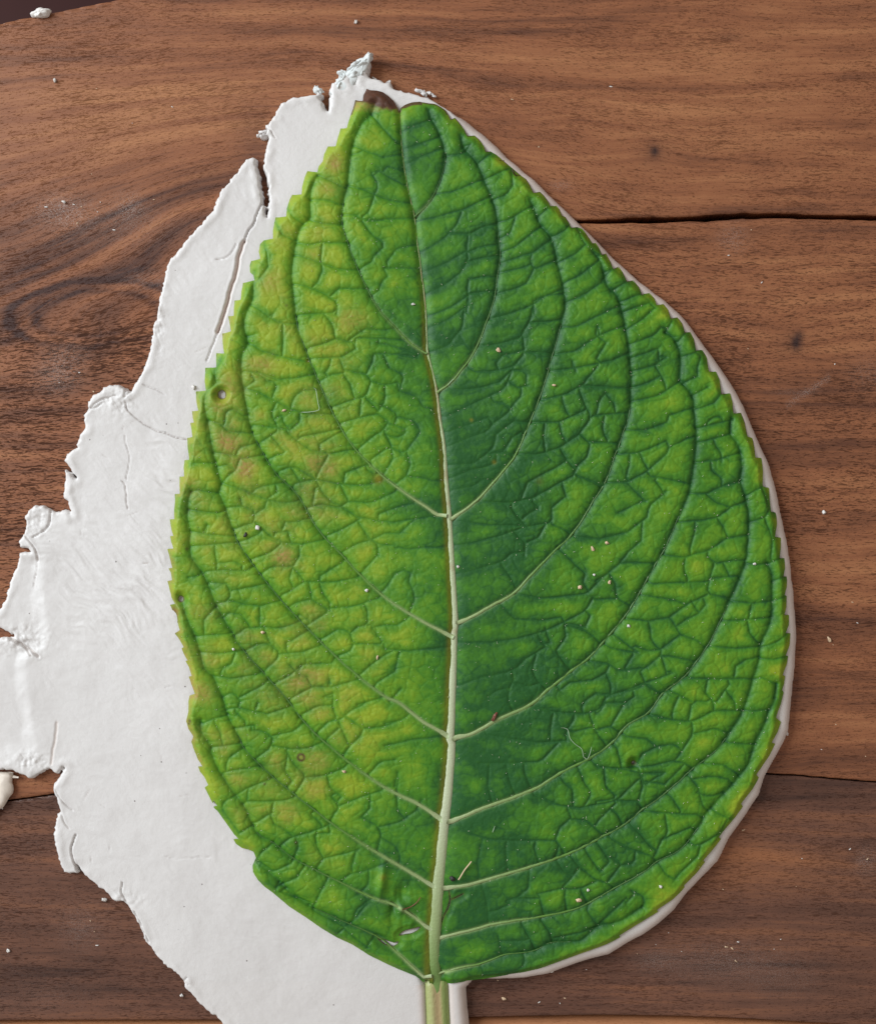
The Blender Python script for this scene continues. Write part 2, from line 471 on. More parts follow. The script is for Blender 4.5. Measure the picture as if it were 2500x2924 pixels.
# back plank: the split is a real slot cut through it
g = Grid(dense(XL, XR, 60, [(-120, 2600, 9)]), dense(-150, 2420, 9, [(590, 660, 2.5), (2190, 2300, 4)]))
slot_poly = np.vstack([[(1500, 632)], st, [(3700, 612)], sb[::-1]])
sd = np.minimum(g.sdf(back_poly, 60), -g.sdf(slot_poly, 60))
fl = table_fields(g)
Z = -6 * (1 - np.sqrt(np.clip(1 - (1 - np.clip(sd / 6, 0, 1)) ** 2, 0, 1))) + 1.2 * fbm(g.X / 300, g.Y / 90, 31, 2)
V, F, FF = march(g, sd, Z, fl, -300.0)
tag(mesh_np('plank', to_world(V) - toff, F, FF, WOOD, table), 'broad reddish walnut plank with the split in it')
front_poly = np.vstack([rough_line([(x, y + 4.5) for x, y in joint], 1.5, 51, 20), smooth(bot_edge, 40)[::-1]])
def fm(fl, g):
    X, Y = g.X, g.Y
    fl['pline'] = Y + 3000 + 10 * fbm(X / 500, Y / 300, 62, 2); fl['across'] = Y + 3000 + 30 * fbm(X / 700, Y / 500, 61, 3) + 30 * np.exp(-((X - 2100) / 300) ** 2 - ((Y - 2450) / 90) ** 2)
    fl['along'] = X + 500
    fl['tone'] = -.04 + .24 * np.exp(-((X - 2060) / 290) ** 2 - ((Y - 2440) / 95) ** 2) + .05 * np.exp(-((X - 250) / 300) ** 2 - ((Y - 2580) / 60) ** 2) \
        - .10 * np.exp(-((Y - 2250) / 40) ** 2) - .05 * np.exp(-((Y - 2800) / 60) ** 2) + .02 * sst(1000, 2000, X)
    fl['pores'] = .25 + .35 * sst(900, 300, X)
    fl['stain'] = .35 * np.exp(-((X - 2420) / 90) ** 2 - ((Y - 2240) / 14) ** 2)
plank('plank', front_poly, dense(2190, 3170, 9, [(2190, 2310, 4), (2880, 2960, 4)]), dense(XL, XR, 60, [(-120, 2600, 9)]), fm, WOODF, 4, 'darker greyish brown plank along the front')
strip_poly = np.vstack([smooth([(x, y + 3) for x, y in bot_edge], 40), smooth([(x, y + 75) for x, y in bot_edge], 40)[::-1]])
def fs(fl, g):
    fl['across'] = g.Y + 9000 + 0 * g.X; fl['along'] = g.X; fl['tone'] = 0 * g.X; fl['stain'] = 0 * g.X; fl['dust'] = 0 * g.X
plank('edge_strip', strip_poly, dense(2890, 3240, 5), dense(XL, XR, 60, [(-120, 2600, 12)]), fs, EDGE, 60, 'narrow orange edge strip', z0=-1.5)

# floor far below the table edge
FLOOR = plain('dark_floor', (.055, .012, .010), .5, .5, 8)
fv = np.array([(-3, -3, -.62), (3, -3, -.62), (3, 3, -.62), (-3, 3, -.62)])
tag(mesh_np('floor', fv, np.array([[0, 1, 2, 3]]), None, FLOOR, smooth_=False), kind='structure')

# ================================================================== THE CLAY
clay_outline = (
    T(1400, 100, [(0, 680), (50, 725), (100, 780), (160, 830), (210, 880), (270, 925), (320, 970), (370, 1020), (430, 1075), (490, 1130), (545, 1185), (570, 1215), (630, 1265), (690, 1320), (750, 1390), (820, 1455), (880, 1520), (940, 1570), (1000, 1610)])
    + T(1700, 800, [(350, 70), (430, 130), (530, 220), (600, 300), (680, 410), (760, 520), (830, 620), (880, 710), (930, 800), (980, 920), (1050, 1070), (1100, 1190), (1130, 1310), (1160, 1450), (1185, 1580)])
    + T(1700, 1500, [(1200, 100), (1225, 260), (1240, 400), (1250, 520), (1262, 640), (1264, 780), (1257, 900), (1242, 1000), (1227, 1130), (1214, 1280), (1190, 1350), (1135, 1460)])
    + T(1700, 2124, [(1110, 120), (1065, 210), (1030, 320), (950, 440), (850, 580), (790, 700), (770, 740), (640, 870), (560, 960), (500, 1040), (400, 1125), (300, 1200), (180, 1265), (80, 1325), (0, 1345)])
    + T(1200, 2124, [(1000, 1378), (950, 1395), (830, 1437), (800, 1447), (650, 1470), (500, 1482), (420, 1478), (330, 1490)])
    + [(1329, 2816), (1333, 2860), (1338, 2924), (1340, 3040), (735, 3040)]
    + T(0, 2124, [(1400, 1772), (1370, 1730), (1350, 1720), (1300, 1680), (1170, 1550), (1160, 1500), (1100, 1450), (1020, 1380), (920, 1250), (850, 1100), (800, 1020), (780, 1000), (720, 1010), (680, 960), (600, 900), (540, 850), (505, 815), (482, 775), (492, 822), (430, 832), (390, 825), (385, 800), (360, 740), (350, 680), (335, 590), (340, 530), (350, 455), (372, 440), (365, 400), (345, 350), (330, 290), (335, 260), (370, 210), (398, 158), (360, 200), (310, 170)])
    + T(0, 1500, [(300, 1550), (240, 1570), (200, 1605), (160, 1600), (110, 1580), (75, 1560), (40, 1555), (-60, 1565), (-200, 1500), (-260, 1300), (-200, 1000), (-160, 800), (-60, 722), (20, 712), (70, 706), (30, 675), (0, 655), (-50, 640), (-70, 600), (-40, 555), (5, 510), (30, 440), (50, 360), (105, 240), (110, 172), (180, 168), (170, 148), (115, 140), (120, 120)])
    + T(0, 800, [(110, 1660), (140, 1600), (155, 1540), (145, 1490), (180, 1455), (210, 1430), (265, 1420), (300, 1445), (345, 1468), (380, 1455), (410, 1440), (440, 1475), (418, 1400), (390, 1380), (400, 1320), (415, 1270), (405, 1200), (450, 1230), (474, 1248), (440, 1190), (405, 1140), (410, 1110), (440, 1075), (490, 1055), (475, 1040), (495, 1010), (500, 975), (535, 940), (530, 860), (545, 820), (560, 760), (590, 725), (635, 700), (650, 670), (700, 660), (760, 668), (800, 680), (825, 705), (860, 650), (890, 590), (920, 530), (940, 450), (955, 370), (965, 300), (995, 230), (1000, 150), (1020, 60), (1030, 0)])
    + T(0, 0, [(1060, 1680), (1090, 1620), (1140, 1560), (1210, 1480), (1280, 1400), (1340, 1330), (1350, 1300), (1400, 1200), (1450, 1150), (1490, 1090), (1525, 1040), (1550, 1010), (1590, 990), (1630, 1000), (1625, 1050), (1645, 1110), (1650, 1180), (1665, 1230), (1662, 1290), (1680, 1310), (1685, 1372), (1692, 1290), (1690, 1180), (1675, 1110), (1660, 1050), (1670, 990), (1690, 920), (1690, 865), (1650, 868), (1640, 855), (1680, 838), (1690, 800)])
    + T(700, 100, [(150, 545), (180, 510), (200, 460), (240, 420), (300, 390), (380, 380), (445, 370), (440, 340), (470, 350), (500, 380), (480, 400), (508, 470), (518, 490), (530, 400), (525, 360), (550, 310), (600, 260), (650, 230), (660, 200), (730, 150), (790, 120), (800, 180), (775, 250), (800, 275), (840, 268), (880, 300), (920, 290), (940, 330), (1000, 352), (1100, 380), (1200, 415), (1300, 480), (1400, 550), (1500, 630)]))
CT = 40.0       # clay thickness
gc = Grid(dense(-150, 2300, 3.2, [(820, 1700, 7), (1700, 2300, 4)]), dense(130, 3060, 3.4, [(2850, 3060, 5)]))
X, Y = gc.X, gc.Y
sd0 = gc.sdf(np.array(clay_outline), 90)
left = 1 - sst(760, 860, X) * 1.0
left = np.maximum(left, sst(420, 330, Y) * sst(1340, 1280, X))
left = np.maximum(left, sst(2200, 2300, Y) * sst(1180, 1000, X))
rag = (5.0 * fbm(X / 30, Y / 30, 71, 4, .65) + 3.4 * fbm(X / 8, Y / 8, 77, 2)) * left + (.8 * fbm(X / 20, Y / 20, 71, 3) + 3.2 * fbm(X / 75, Y / 75, 73, 2)) * (1 - left)
sd = sd0 + rag * (np.abs(sd0) < 60)
R = 8 + 24 * (1 - left)
tt = np.clip(sd / R, 0, 1)
prof = np.sqrt(np.clip(1 - (1 - tt) ** 2, 0, 1))
Tk = CT - 16 * left * (1 - sst(150, 560, X)) * sst(1100, 1500, Y)
# lower layer at the far left (left of the raised step)
step_line = smooth(T(0, 1500, [(215, 150), (235, 230), (225, 350), (228, 500), (250, 640), (240, 760), (130, 840), (118, 950), (130, 1080), (150, 1200), (168, 1330), (200, 1480)]), 10)
sg = gc.full(0.0)
dstep = gc.dist(step_line, 80, None, None, sg)
sx = np.interp(Y, step_line[:, 1], step_line[:, 0])
insp = sst(1560, 1620, Y) * (1 - sst(2120, 2190, Y))
lower = sst(26, -20, X - sx + 6 * fbm(X / 30, Y / 30, 3, 2)) * insp
Tk = Tk - 8 * lower
lip = 0.0 * np.exp(-((X - sx - 14) / 12) ** 2) * insp
Z = 6 * (tt > 0) + (Tk - 6) * prof + lip * prof
Z += left * prof * (3.0 * fbm(X / 260, Y / 260, 81, 3) + 1.3 * fbm(X / 60, Y / 60, 85, 3))
Z += 3.0 * np.exp(-(np.clip(sd0, 0, 90) - 16) ** 2 / 120) * left * prof * (0.5 + fbm(X / 40, Y / 40, 87, 2))
# finger and rolling marks: warped fine ridges
wx = X + 60 * fbm(X / 150, Y / 150, 90, 3); wy = Y + 60 * fbm(X / 150, Y / 150, 95, 3)
ang = .6
ru = (wx * math.cos(ang) + wy * math.sin(ang)) / 70; rv = (-wx * math.sin(ang) + wy * math.cos(ang)) / 13
ridg = fbm(ru, rv, 101, 3)
mk = np.exp(-((X - 340) / 200) ** 2 - ((Y - 1650) / 150) ** 2) + .6 * np.exp(-((X - 470) / 60) ** 2 - ((Y - 1400) / 130) ** 2) + .22
Z += 3.0 * ridg * mk * prof * left
arc = fbm(np.hypot(X - 250, Y - 1850) / 12, np.arctan2(Y - 1850, X - 250) * 3.2, 111, 2)
Z += 2.0 * arc * np.exp(-((X - 370) / 90) ** 2 - ((Y - 1720) / 70) ** 2) * left
crumble = np.exp(-((X - 60) / 70) ** 2 - ((Y - 1830) / 40) ** 2) + np.exp(-((X - 85) / 50) ** 2 - ((Y - 2175) / 26) ** 2) \
    + np.exp(-((X - 455) / 14) ** 2 - ((Y - 900) / 100) ** 2) + .8 * np.exp(-((X - 340) / 45) ** 2 - ((Y - 1150) / 35) ** 2) + .8 * np.exp(-((X - 105) / 35) ** 2 - ((Y - 1480) / 50) ** 2) \
    + 1.4 * np.exp(-((X - 1000) / 60) ** 2 - ((Y - 210) / 50) ** 2) + .8 * np.exp(-((X - 340) / 60) ** 2 - ((Y - 2570) / 25) ** 2)
Z += 7.0 * crumble * (fbm(X / 16, Y / 16, 121, 4, .65)) * prof
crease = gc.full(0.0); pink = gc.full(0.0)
def crack(pts, w, depth, dark=1.0, pk=0.0, wob=2.5):
    global Z, crease, pink
    w = w * (.62 if not pk else .9)
    p = smooth(pts, 6)
    p = p + np.c_[wob * fbm(p[:, 1] / 14, p[:, 0] / 14, 131, 3), wob * fbm(p[:, 0] / 14, p[:, 1] / 14, 137, 3)]
    d = gc.dist(p, w * 4 + 8)
    f = np.exp(-(d / w) ** 2)
    Z = Z - depth * f + .08 * depth * np.exp(-((d - 2 * w) / w) ** 2)
    crease = np.maximum(crease, dark * np.exp(-(d / (w * .7)) ** 2))
    if pk: pink = np.maximum(pink, pk * np.exp(-((d) / (w * 1.3)) ** 2))
crack(T(0, 0, [(1655, 1295), (1620, 1380), (1600, 1430), (1565, 1480), (1545, 1530)]), 3, 9, .55)
crack(T(0, 0, [(1545, 1530), (1525, 1580), (1508, 1640), (1500, 1700), (1482, 1775)]) + T(0, 800, [(1462, 60), (1440, 150), (1412, 240), (1380, 330)]), 4.6, 11, .12, .6)
crack(T(0, 800, [(1395, 300), (1365, 380), (1335, 450), (1310, 515)]), 3, 5, .45)
crack(T(0, 0, [(1500, 1545), (1470, 1600), (1430, 1630), (1375, 1645)]), 2.4, 4, .4)
crack(T(0, 800, [(800, 770), (810, 820), (870, 880), (960, 940), (1050, 970), (1130, 1000), (1185, 1010)]), 2.6, 7, .6)
crack(T(0, 800, [(800, 690), (795, 740), (830, 700)]), 4, 6, .25)
crack(T(0, 800, [(910, 660), (980, 690), (1040, 722)]), 2.4, 4, .35)
crack(T(0, 800, [(795, 980), (800, 1030), (822, 1110), (815, 1190), (800, 1260)]), 2.2, 3, .3)
crack(T(0, 800, [(770, 1270), (795, 1300), (800, 1390), (810, 1450)]), 2.6, 4, .45)
crack(T(0, 800, [(560, 830), (620, 770), (690, 740), (735, 730)]), 3, 5, .35)
crack(T(0, 800, [(540, 790), (565, 815), (610, 810), (650, 775)]), 3.4, 5, .2)
crack(T(0, 800, [(310, 1455), (315, 1500), (300, 1560), (250, 1600), (205, 1625)]), 3, 6, .35)
crack(T(0, 1500, [(0, 672), (60, 720), (120, 755), (180, 790), (240, 832)]), 5, 12, .55)
crack(T(0, 1500, [(115, 745), (150, 780), (190, 830)]), 3, 7, .6)
crack(T(0, 1500, [(215, 160), (230, 240), (215, 330), (200, 400)]), 2, 3, .3)
crack(T(0, 1500, [(355, 1250), (345, 1350), (330, 1430), (318, 1515)]), 3, 3, .04, .35)
crack(T(0, 1500, [(150, 60), (200, 120), (230, 180), (232, 230)]), 3, 6, .4)
crack(T(0, 2124, [(345, 300), (380, 350), (420, 400), (455, 425)]), 3, 5, .3)
crack(T(0, 2124, [(385, 440), (400, 500), (430, 540)]), 3, 4, .3)
crack(T(0, 2124, [(478, 580), (455, 640), (448, 700), (470, 760), (482, 800)]), 3.4, 8, .45)
crack(T(0, 2124, [(775, 880), (768, 940), (790, 985), (805, 1005)]), 3, 7, .4)
crack(T(0, 2124, [(850, 1060), (885, 1120), (915, 1190), (940, 1250)]), 3, 6, .3)
crack(T(0, 2124, [(1045, 710), (1120, 725), (1200, 722), (1290, 708), (1330, 715)]), 2, 2, .15)
crack(T(0, 2124, [(1185, 1470), (1165, 1500), (1195, 1520)]), 2.4, 5, .4)
crack(T(0, 2124, [(700, 640), (690, 690)]), 2, 2, .2)
crack(T(700, 100, [(150, 575), (170, 620), (195, 655)]), 2.6, 5, .5)
crack(T(700, 100, [(620, 300), (620, 355)]), 3, 8, .3)
crack(T(0, 1500, [(905, 245), (940, 240)]), 2, 3, .5)
rs = random.Random(5)
for k in range(20):        # short scratches and nicks
    x0 = rs.uniform(180, 720); y0 = rs.uniform(900, 2750)
    a = rs.gauss(-.5, .5); l = rs.uniform(8, 40)
    crack([(x0, y0), (x0 + l * math.cos(a), y0 + l * math.sin(a))], rs.uniform(1.8, 2.6), rs.uniform(.8, 2), rs.uniform(.05, .35), 0, 1)
# bed pressed by the stalk
stalk = smooth([(1225, 2700), (1236, 2780), (1245, 2810), (1247, 2860), (1250, 2924), (1252, 3050)], 12)
dst = gc.dist(stalk, 60)
Z -= 34 * np.exp(-(dst / 30) ** 4) * sst(2740, 2800, Y)
ctop = gc.dist([(1273, 2830), (1300, 2820), (1330, 2822)], 60)
Z += 7 * np.exp(-((X - 1145) / 70) ** 2 - ((Y - 2665) / 40) ** 2)
Z = np.clip(Z, 3, None)
pink = np.maximum(pink, .35 * np.exp(-((dst - 40) / 12) ** 2) * (Y > 2800))  # pinkish shading on both sides of the stalk, painted into the clay colour
pink = np.maximum(pink, .38 * (1 - left) * sst(40, 10, sd0))  # warm bounce light on the shaded right rim, painted as a pink tint
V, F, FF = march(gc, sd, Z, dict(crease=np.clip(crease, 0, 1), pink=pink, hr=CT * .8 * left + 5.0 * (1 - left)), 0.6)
hr_ = FF.pop('hr')
clay = empty('clay_slab', wp(400, 1900, 0))
tag(clay, 'flat rolled sheet of white clay with torn crumbly edge, lying under the big green leaf', 'clay')
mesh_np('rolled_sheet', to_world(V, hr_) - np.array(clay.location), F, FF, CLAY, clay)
CZ = Z

def blob(name, pts_c, rx, ry, rz, mat, seed, parent=None, sub=3, rough=.28, rot=0.0, z=None, href=None):
    """irregular lump standing at a traced place"""
    rs = np.random.RandomState(seed)
    n, mth = 6 * sub, 4 * sub
    ph = np.linspace(0, math.pi, mth); th = np.linspace(0, 2 * math.pi, n, endpoint=False)
    P, Th = np.meshgrid(ph, th, indexing='ij')
    dx = np.sin(P) * np.cos(Th); dy = np.sin(P) * np.sin(Th); dz = np.cos(P)
    k = 1 + rough * 2.2 * fbm(dx * 2.1 + 5 + seed, dy * 2.1 + dz * 1.7 + 5, 200 + seed % 20, 3) * 1.0
    x = dx * rx * k; y = dy * ry * k; zz = dz * rz * k
    xr = x * math.cos(rot) - y * math.sin(rot); yr = x * math.sin(rot) + y * math.cos(rot)
    W = np.c_[xr.ravel(), -yr.ravel(), (zz + rz * .8).ravel()] * S
    F = []
    for i in range(mth - 1):
        for j in range(n):
            j2 = (j + 1) % n
            F.append((i * n + j, (i + 1) * n + j, (i + 1) * n + j2, i * n + j2))
    o = mesh_np(name, W, np.array(F), dict(crease=np.zeros(len(W)), pink=np.zeros(len(W))), mat, parent)
    x0, y0, z0 = pts_c
    loc = np.array(wp(x0, y0, z0))
    if parent: loc = loc - np.array(parent.location)
    o.location = loc
    return o
def ribbon(name, pts, widths, zs, mat, parent=None, thick=6, origin=True, fields=None, bumpy=0.0, seed=1):
    """a solid strip: oval section swept along traced points"""
    p = np.array(pts, float); n = len(p); m = 10
    d = np.gradient(p, axis=0); d /= np.linalg.norm(d, axis=1)[:, None] + 1e-9
    nrm = np.c_[-d[:, 1], d[:, 0]]
    V = []
    for i in range(n):
        for k in range(m):
            a = 2 * math.pi * k / m
            q = 1 + bumpy * (vnoise(np.array(i * .7 + seed), np.array(k * .9 + seed)) - .5)
            off = math.cos(a) * widths[i] * q
            V.append((p[i, 0] + nrm[i, 0] * off, p[i, 1] + nrm[i, 1] * off, zs[i] + math.sin(a) * (thick if np.isscalar(thick) else thick[i]) * q))
    F = [(i * m + k, i * m + (k + 1) % m, (i + 1) * m + (k + 1) % m, (i + 1) * m + k) for i in range(n - 1) for k in range(m)]
    for k in range(1, m // 2):      # caps
        F.append((k - 1 if k > 1 else 0, k, (m - k) % m, (m - k + 1) % m)) if False else None
    F = [f for f in F if f]
    V = np.array(V)
    V = np.vstack([V, [V[:m].mean(0)], [V[-m:].mean(0)]])
    for k in range(m):
        F.append((k, len(V) - 2, len(V) - 2, (k + 1) % m)); F.append(((n - 1) * m + (k + 1) % m, len(V) - 1, len(V) - 1, (n - 1) * m + k))
    # triangles only
    Tn = []
    for f in F:
        if f[1] == f[2]: Tn.append((f[0], f[3], f[1]))
        else: Tn += [(f[0], f[1], f[2]), (f[0], f[2], f[3])]
    href = LT + 6 if (parent is not None and parent.name == 'big_leaf') else float(np.mean(zs))
    W = to_world(V, href)
    W = W - (np.array(parent.location) if parent else 0)
    fl = {k2: np.r_[np.repeat(v, m), v[0], v[-1]] for k2, v in (fields or {}).items()}
    if parent: return mesh_np(name, W, np.array(Tn)[:, ::-1], fl, mat, parent)
    c = W.mean(0); c[2] = W[:, 2].min()
    return mesh_np(name, W, np.array(Tn)[:, ::-1], fl, mat, None, origin=tuple(c))

# ================================================================== THE LEAF
A2, A3, A5, A6, A7 = (700, 100), (1400, 100), (450, 800), (1100, 800), (1700, 800)
A9, A10, A11, A13, A14, A15 = (450, 1500), (1100, 1500), (1700, 1500), (600, 2124), (1200, 2124), (1700, 2124)
leaf_outline = (
    T(*A2, [(975, 487), (985, 460), (1010, 440), (1050, 425), (1100, 420), (1150, 430), (1200, 435), (1240, 452), (1270, 480), (1290, 520), (1297, 540), (1325, 520), (1350, 550), (1385, 600), (1405, 642), (1450, 631), (1480, 660), (1510, 705), (1520, 740), (1550, 733), (1580, 750), (1608, 795), (1640, 788), (1670, 825), (1703, 890), (1745, 885)])
    + T(*A3, [(20, 740), (45, 770), (58, 794), (87, 783), (110, 815), (140, 850), (158, 893), (190, 883), (225, 905), (250, 950), (270, 1004), (312, 986), (340, 1010), (370, 1060), (375, 1086), (417, 1073), (440, 1100), (452, 1143), (475, 1148), (495, 1185), (508, 1224), (547, 1208), (580, 1220), (605, 1250), (630, 1290), (642, 1318), (667, 1308), (690, 1345), (702, 1390), (732, 1376), (760, 1430), (772, 1484), (812, 1458), (835, 1490), (860, 1560), (907, 1546), (940, 1590), (956, 1646)])
    + T(*A7, [(300, 88), (342, 76), (375, 110), (383, 160), (432, 147), (460, 180), (473, 244), (522, 231), (550, 270), (562, 331), (602, 324), (625, 370), (632, 446), (682, 436), (705, 490), (712, 580), (762, 577), (785, 630), (792, 721), (853, 714), (865, 770), (867, 845), (922, 837), (945, 900), (958, 990), (997, 998), (1005, 1060), (1006, 1122), (1052, 1124), (1058, 1200), (1052, 1304), (1097, 1314), (1100, 1380), (1105, 1464), (1147, 1469), (1147, 1550), (1127, 1624)])
    + T(*A11, [(1174, 79), (1170, 150), (1157, 208), (1197, 208), (1200, 270), (1181, 325), (1217, 324), (1210, 390), (1191, 440), (1209, 449), (1205, 520), (1186, 566), (1224, 569), (1222, 630), (1196, 681), (1234, 684), (1228, 760), (1196, 826), (1219, 826), (1210, 880), (1178, 945), (1199, 955), (1190, 1010), (1176, 1040), (1189, 1058), (1170, 1130), (1136, 1213), (1172, 1245), (1150, 1310), (1108, 1373), (1137, 1385), (1100, 1460), (1050, 1530)])
    + T(*A15, [(1012, 193), (1037, 218), (990, 290), (916, 378), (932, 400), (880, 470), (776, 588), (794, 605), (740, 670), (677, 738), (692, 750), (630, 830), (556, 898), (570, 915), (490, 985), (387, 1049), (394, 1065), (300, 1120), (148, 1213), (157, 1226)])
    + T(*A14, [(1180, 1267), (1050, 1315), (900, 1370), (750, 1425), (600, 1462), (400, 1495), (200, 1515), (90, 1524), (58, 1520), (52, 1495), (30, 1490)])
    + T(*A13, [(1350, 1512), (1300, 1470), (1200, 1430), (1100, 1385), (1000, 1335), (900, 1270), (800, 1225), (700, 1165), (600, 1095), (500, 1030), (400, 945), (345, 905), (300, 860), (270, 810), (268, 770), (290, 720), (275, 680), (240, 668), (200, 660), (165, 635), (146, 605), (182, 600), (150, 570), (100, 500), (50, 430), (18, 400), (47, 390), (20, 355)])
    + T(*A9, [(350, 1762), (297, 1660), (322, 1642), (295, 1590), (268, 1560), (257, 1528), (287, 1525), (255, 1480), (230, 1420), (213, 1370), (227, 1333), (195, 1290), (180, 1240), (195, 1180), (195, 1110), (202, 1078), (238, 1064), (215, 1010), (197, 958), (217, 952), (200, 900), (175, 858), (192, 855), (165, 815), (152, 778), (167, 770), (140, 725), (108, 684), (143, 662), (120, 600), (95, 540), (78, 503), (113, 496), (90, 460), (75, 400), (62, 353), (93, 346), (85, 300), (69, 273), (95, 269), (80, 215), (61, 149), (103, 146), (85, 100), (79, 68), (102, 66)])
    + T(*A5, [(88, 1580), (76, 1513), (108, 1511), (105, 1450), (110, 1400), (108, 1353), (143, 1351), (138, 1290), (139, 1243), (171, 1241), (165, 1190), (169, 1138), (203, 1136), (190, 1060), (186, 998), (223, 992), (212, 930), (206, 903), (232, 901), (222, 870), (217, 828), (261, 826), (245, 770), (242, 703), (308, 700), (298, 640), (301, 553), (373, 553), (370, 500), (371, 460), (424, 466), (412, 400), (408, 337), (468, 326), (455, 270), (446, 227), (483, 226), (483, 170), (486, 128), (528, 126), (530, 70), (540, 17)])
    + T(*A2, [(60, 1552), (52, 1520), (30, 1500), (28, 1460), (38, 1427), (98, 1419), (85, 1370), (95, 1320), (118, 1296), (178, 1291), (175, 1240), (185, 1180), (191, 1152), (261, 1151), (262, 1100), (280, 1040), (297, 1009), (358, 1012), (360, 960), (375, 900), (392, 859), (458, 870), (465, 830), (490, 800), (500, 750), (523, 702), (573, 708), (585, 650), (603, 589), (643, 592), (655, 540), (680, 470), (695, 409), (743, 422), (748, 380), (768, 337), (790, 350), (830, 352), (870, 360), (910, 390), (940, 420), (960, 460)]))
MID = (T(*A2, [(975, 495), (985, 650), (1000, 800), (1030, 980), (1070, 1150), (1085, 1300), (1105, 1430), (1120, 1580)])
       + T(*A6, [(235, 0), (255, 200), (262, 400), (272, 480), (320, 680), (345, 880), (370, 1050), (385, 1280), (402, 1480)])
       + T(*A10, [(415, 160), (430, 400), (440, 600), (435, 700), (430, 850), (425, 1000), (415, 1250), (408, 1350)])
       + T(*A13, [(1525, 0), (1503, 300), (1480, 480), (1460, 700), (1443, 870), (1430, 1050), (1415, 1250), (1412, 1450)]))
